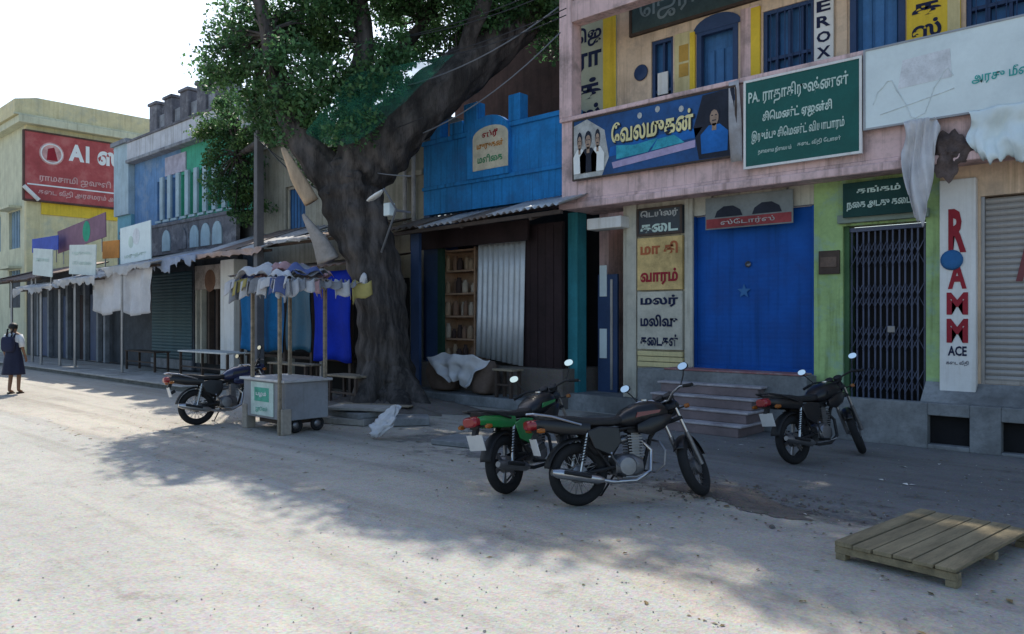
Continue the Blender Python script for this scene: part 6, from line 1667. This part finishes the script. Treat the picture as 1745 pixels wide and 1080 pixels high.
# ------------------------------------------------------------------ person walking away at the far left
def person(px, py, h):
    g = G(px, py)
    away = Vector((-ST, CT, 0))
    t = thing('person', 'person in a navy pinafore and white shirt walking away along the road', 'person', (g.x, g.y, 0), (0, 0, TH))
    s = h/1.6
    # local: +y away from the camera, x right
    J = {'pel': (0, 0, .86), 'wai': (0, 0, 1.0), 'chs': (0, .0, 1.2), 'neb': (0, 0, 1.36), 'nek': (0, .01, 1.41), 'hd0': (0, .01, 1.48), 'hd1': (0, .0, 1.55),
         'hl': (-.08, 0, .82), 'kl': (-.085, .05, .46), 'al': (-.085, -.02, .08), 'tl': (-.09, .12, .03), 'hr': (.08, 0, .82), 'kr': (.085, .06, .47), 'ar': (.085, .04, .08), 'tr': (.09, .17, .03),
         'sl': (-.155, 0, 1.31), 'el': (-.21, -.02, 1.06), 'wl': (-.225, .06, .86), 'sr': (.155, 0, 1.31), 'er': (.21, -.02, 1.06), 'wr': (.225, .06, .86)}
    rad = {'pel': .13, 'wai': .115, 'chs': .135, 'neb': .08, 'nek': .048, 'hd0': .085, 'hd1': .08, 'hl': .08, 'kl': .05, 'al': .035, 'tl': .035, 'hr': .08, 'kr': .05, 'ar': .035, 'tr': .035,
           'sl': .05, 'el': .036, 'wl': .024, 'sr': .05, 'er': .036, 'wr': .024}
    E_ = [('pel', 'wai'), ('wai', 'chs'), ('chs', 'neb'), ('neb', 'nek'), ('nek', 'hd0'), ('hd0', 'hd1'), ('pel', 'hl'), ('hl', 'kl'), ('kl', 'al'), ('al', 'tl'), ('pel', 'hr'), ('hr', 'kr'), ('kr', 'ar'), ('ar', 'tr'),
          ('neb', 'sl'), ('sl', 'el'), ('el', 'wl'), ('neb', 'sr'), ('sr', 'er'), ('er', 'wr')]
    for sd_, sg in (('l', -1), ('r', 1)):               # five fingers from each wrist
        J['p'+sd_] = (sg*.228, .085, .80); rad['p'+sd_] = .026; E_.append(('w'+sd_, 'p'+sd_))
        for k in range(4):
            n1, n2 = 'f%s%d' % (sd_, k), 'g%s%d' % (sd_, k)
            J[n1] = (sg*(.226+.003*k), .070+.018*k, .755); J[n2] = (sg*(.215), .078+.018*k, .715+.006*abs(k-1)); rad[n1] = .009; rad[n2] = .008
            E_ += [('p'+sd_, n1), (n1, n2)]
        J['t'+sd_+'1'] = (sg*.21, .12, .79); J['t'+sd_+'2'] = (sg*.195, .135, .76); rad['t'+sd_+'1'] = .010; rad['t'+sd_+'2'] = .009
        E_ += [('p'+sd_, 't'+sd_+'1'), ('t'+sd_+'1', 't'+sd_+'2')]
    names = list(J)
    me = bpy.data.meshes.new('body')
    me.from_pydata([tuple(c*s for c in J[n]) for n in names], [(names.index(a), names.index(b)) for a, b in E_], [])
    o = bpy.data.objects.new('body', me); C.objects.link(o); o.parent = t
    me.materials.append(m_skin)
    md = o.modifiers.new('skin', 'SKIN'); md.use_smooth_shade = True
    if not me.skin_vertices: me.skin_vertices.new()
    for i, n in enumerate(names):
        q = rad[n]*s
        me.skin_vertices[0].data[i].radius = (q, q*(0.72 if n in ('pel', 'wai', 'chs') else 1.0))
        me.skin_vertices[0].data[i].use_root = (n == 'pel')
    o.modifiers.new('sub', 'SUBSURF').levels = 2
    o.modifiers['sub'].render_levels = 2
    # face on the far side: nose and eyes
    MB().loft([(0, .0, 0, .0, .0)]*2)
    S = lambda *p: tuple(v*s for v in p)
    MB().lathe([(0.016*s, 0), (0.010*s, 0.02*s), (0.0, 0.026*s)], S(0, .082, 1.505), (0, 1, -0.2), 8).build('nose', m_skin, t, smooth=True, local=True)
    for sg in (-1, 1):
        MB().lathe([(0.009*s, 0), (0.007*s, 0.004*s), (0.0, 0.006*s)], S(sg*.03, .078, 1.53), (0, 1, 0), 8).build('eye', m_ink, t, smooth=True, local=True)
        MB().lathe([(0.018*s, -0.006*s), (0.02*s, 0.0), (0.014*s, 0.008*s)], S(sg*.085, .0, 1.515), (sg, 0, 0), 10).build('ear', m_skin, t, smooth=True, local=True)
    MB().tube([S(-.025, .084, 1.462), S(0, .089, 1.458), S(.025, .084, 1.462)], 0.006*s, 6).build('mouth', mat('lips', (0.18, 0.06, 0.05), bump=0), t, smooth=True, local=True)
    # hair: cap and two plaits
    def hairf(u, v):
        a = 2*math.pi*u; b = v*math.pi*0.62
        cut = 1.0 if math.sin(a) < 0.2 else 0.62
        b *= cut
        return S(.10*math.sin(b)*math.cos(a), -.004+.102*math.sin(b)*math.sin(a), 1.512+.098*math.cos(b))
    hr = MB().sheet(hairf, 28, 12).build('hair', m_hair, t, smooth=True, local=True)
    for sg in (-1, 1):
        pts = [S(sg*.05, -.085, 1.47-.03*k) for k in range(12)]
        MB().tube([S(sg*(.055+.01*math.sin(k*1.6)), -.10-.012*k*(1 if k < 4 else 4/k), 1.47-.026*k) for k in range(12)], [(.018+.004*math.cos(k*2.1))*s for k in range(12)], 8).build('plait', m_hair, hr, smooth=True, local=True)
    # clothes
    m_shirt = mat('white_cotton', (0.62, 0.64, 0.66), var=0.08, bump=0.1)
    m_pin = mat('navy_cotton', (0.018, 0.022, 0.05), var=0.2, bump=0.1)
    def tubez(rows, name, m, n=24, fold=0):
        vs, fs = [], []
        for j, (z, a, b, yo) in enumerate(rows):
            for k in range(n):
                th = 2*math.pi*k/n
                f = 1+fold*(j/len(rows))*math.sin(th*8)
                vs.append(S(a*f*math.cos(th), yo+b*f*math.sin(th), z))
        for j in range(len(rows)-1):
            for k in range(n): fs.append((j*n+k, j*n+(k+1) % n, (j+1)*n+(k+1) % n, (j+1)*n+k))
        return MB().add(vs, fs).build(name, m, t, smooth=True, local=True, solid=0.006)
    tubez([(1.385, .062, .06, 0), (1.36, .10, .08, 0), (1.325, .168, .10, 0), (1.25, .17, .118, 0), (1.1, .15, .112, 0), (0.98, .14, .11, 0)], 'shirt', m_shirt)
    for sg in (-1, 1):
        MB().tube([S(sg*.13, 0, 1.325), S(sg*.18, -.005, 1.22), S(sg*.212, -.02, 1.06)], [.068*s, .064*s, .06*s], 14).build('sleeve', m_shirt, t, smooth=True, local=True)
    tubez([(1.27, .105, .128, 0), (1.15, .155, .125, 0), (1.0, .15, .118, 0), (.9, .175, .14, 0), (.7, .205, .165, 0), (.5, .235, .185, 0), (.44, .24, .19, 0)], 'pinafore', m_pin, 48, 0.05)
    for sg in (-1, 1):
        MB().tube([S(sg*.085, -.125, 1.24), S(sg*.09, -.10, 1.34), S(sg*.09, 0, 1.372), S(sg*.09, .09, 1.33), S(sg*.085, .125, 1.24)], 0.02*s, 8).build('strap', m_pin, t, smooth=True, local=True)
    bagm = MB().loft([(-.13*s, -.19*s, 1.13*s, .05*s, .13*s), (-.10*s, -.19*s, 1.13*s, .075*s, .17*s), (.10*s, -.19*s, 1.13*s, .075*s, .17*s), (.13*s, -.19*s, 1.13*s, .05*s, .13*s)], 16, 3.5)
    bo = bagm.build('school_bag', mat('dark_bag', (0.02, 0.025, 0.06)), None, smooth=True)
    bo.location = (g.x, g.y, 0); bo.rotation_euler = (0, 0, TH)
    tag(bo, 'dark school bag carried on the back of the walking person', 'bag')
    for sg in (-1, 1):
        fo = MB().loft([(0, 0, 0, .03*s, .016*s), (0.02, 0, 0, .04*s, .02*s), (0.17*s, 0, -.003, .045*s, .018*s), (0.21*s, 0, -.006, .03*s, .014*s)], 12)
        yy = -.06 if sg < 0 else 0.0
        fo.v = [(sg*.086*s+p[1], yy*s+p[0], 0.022+p[2]) for p in fo.v]
        fo.f = [tuple(reversed(f)) for f in fo.f]
        fo.build('sandal', m_darkwood, t, smooth=True, local=True)
person(23, 671, 1.60)
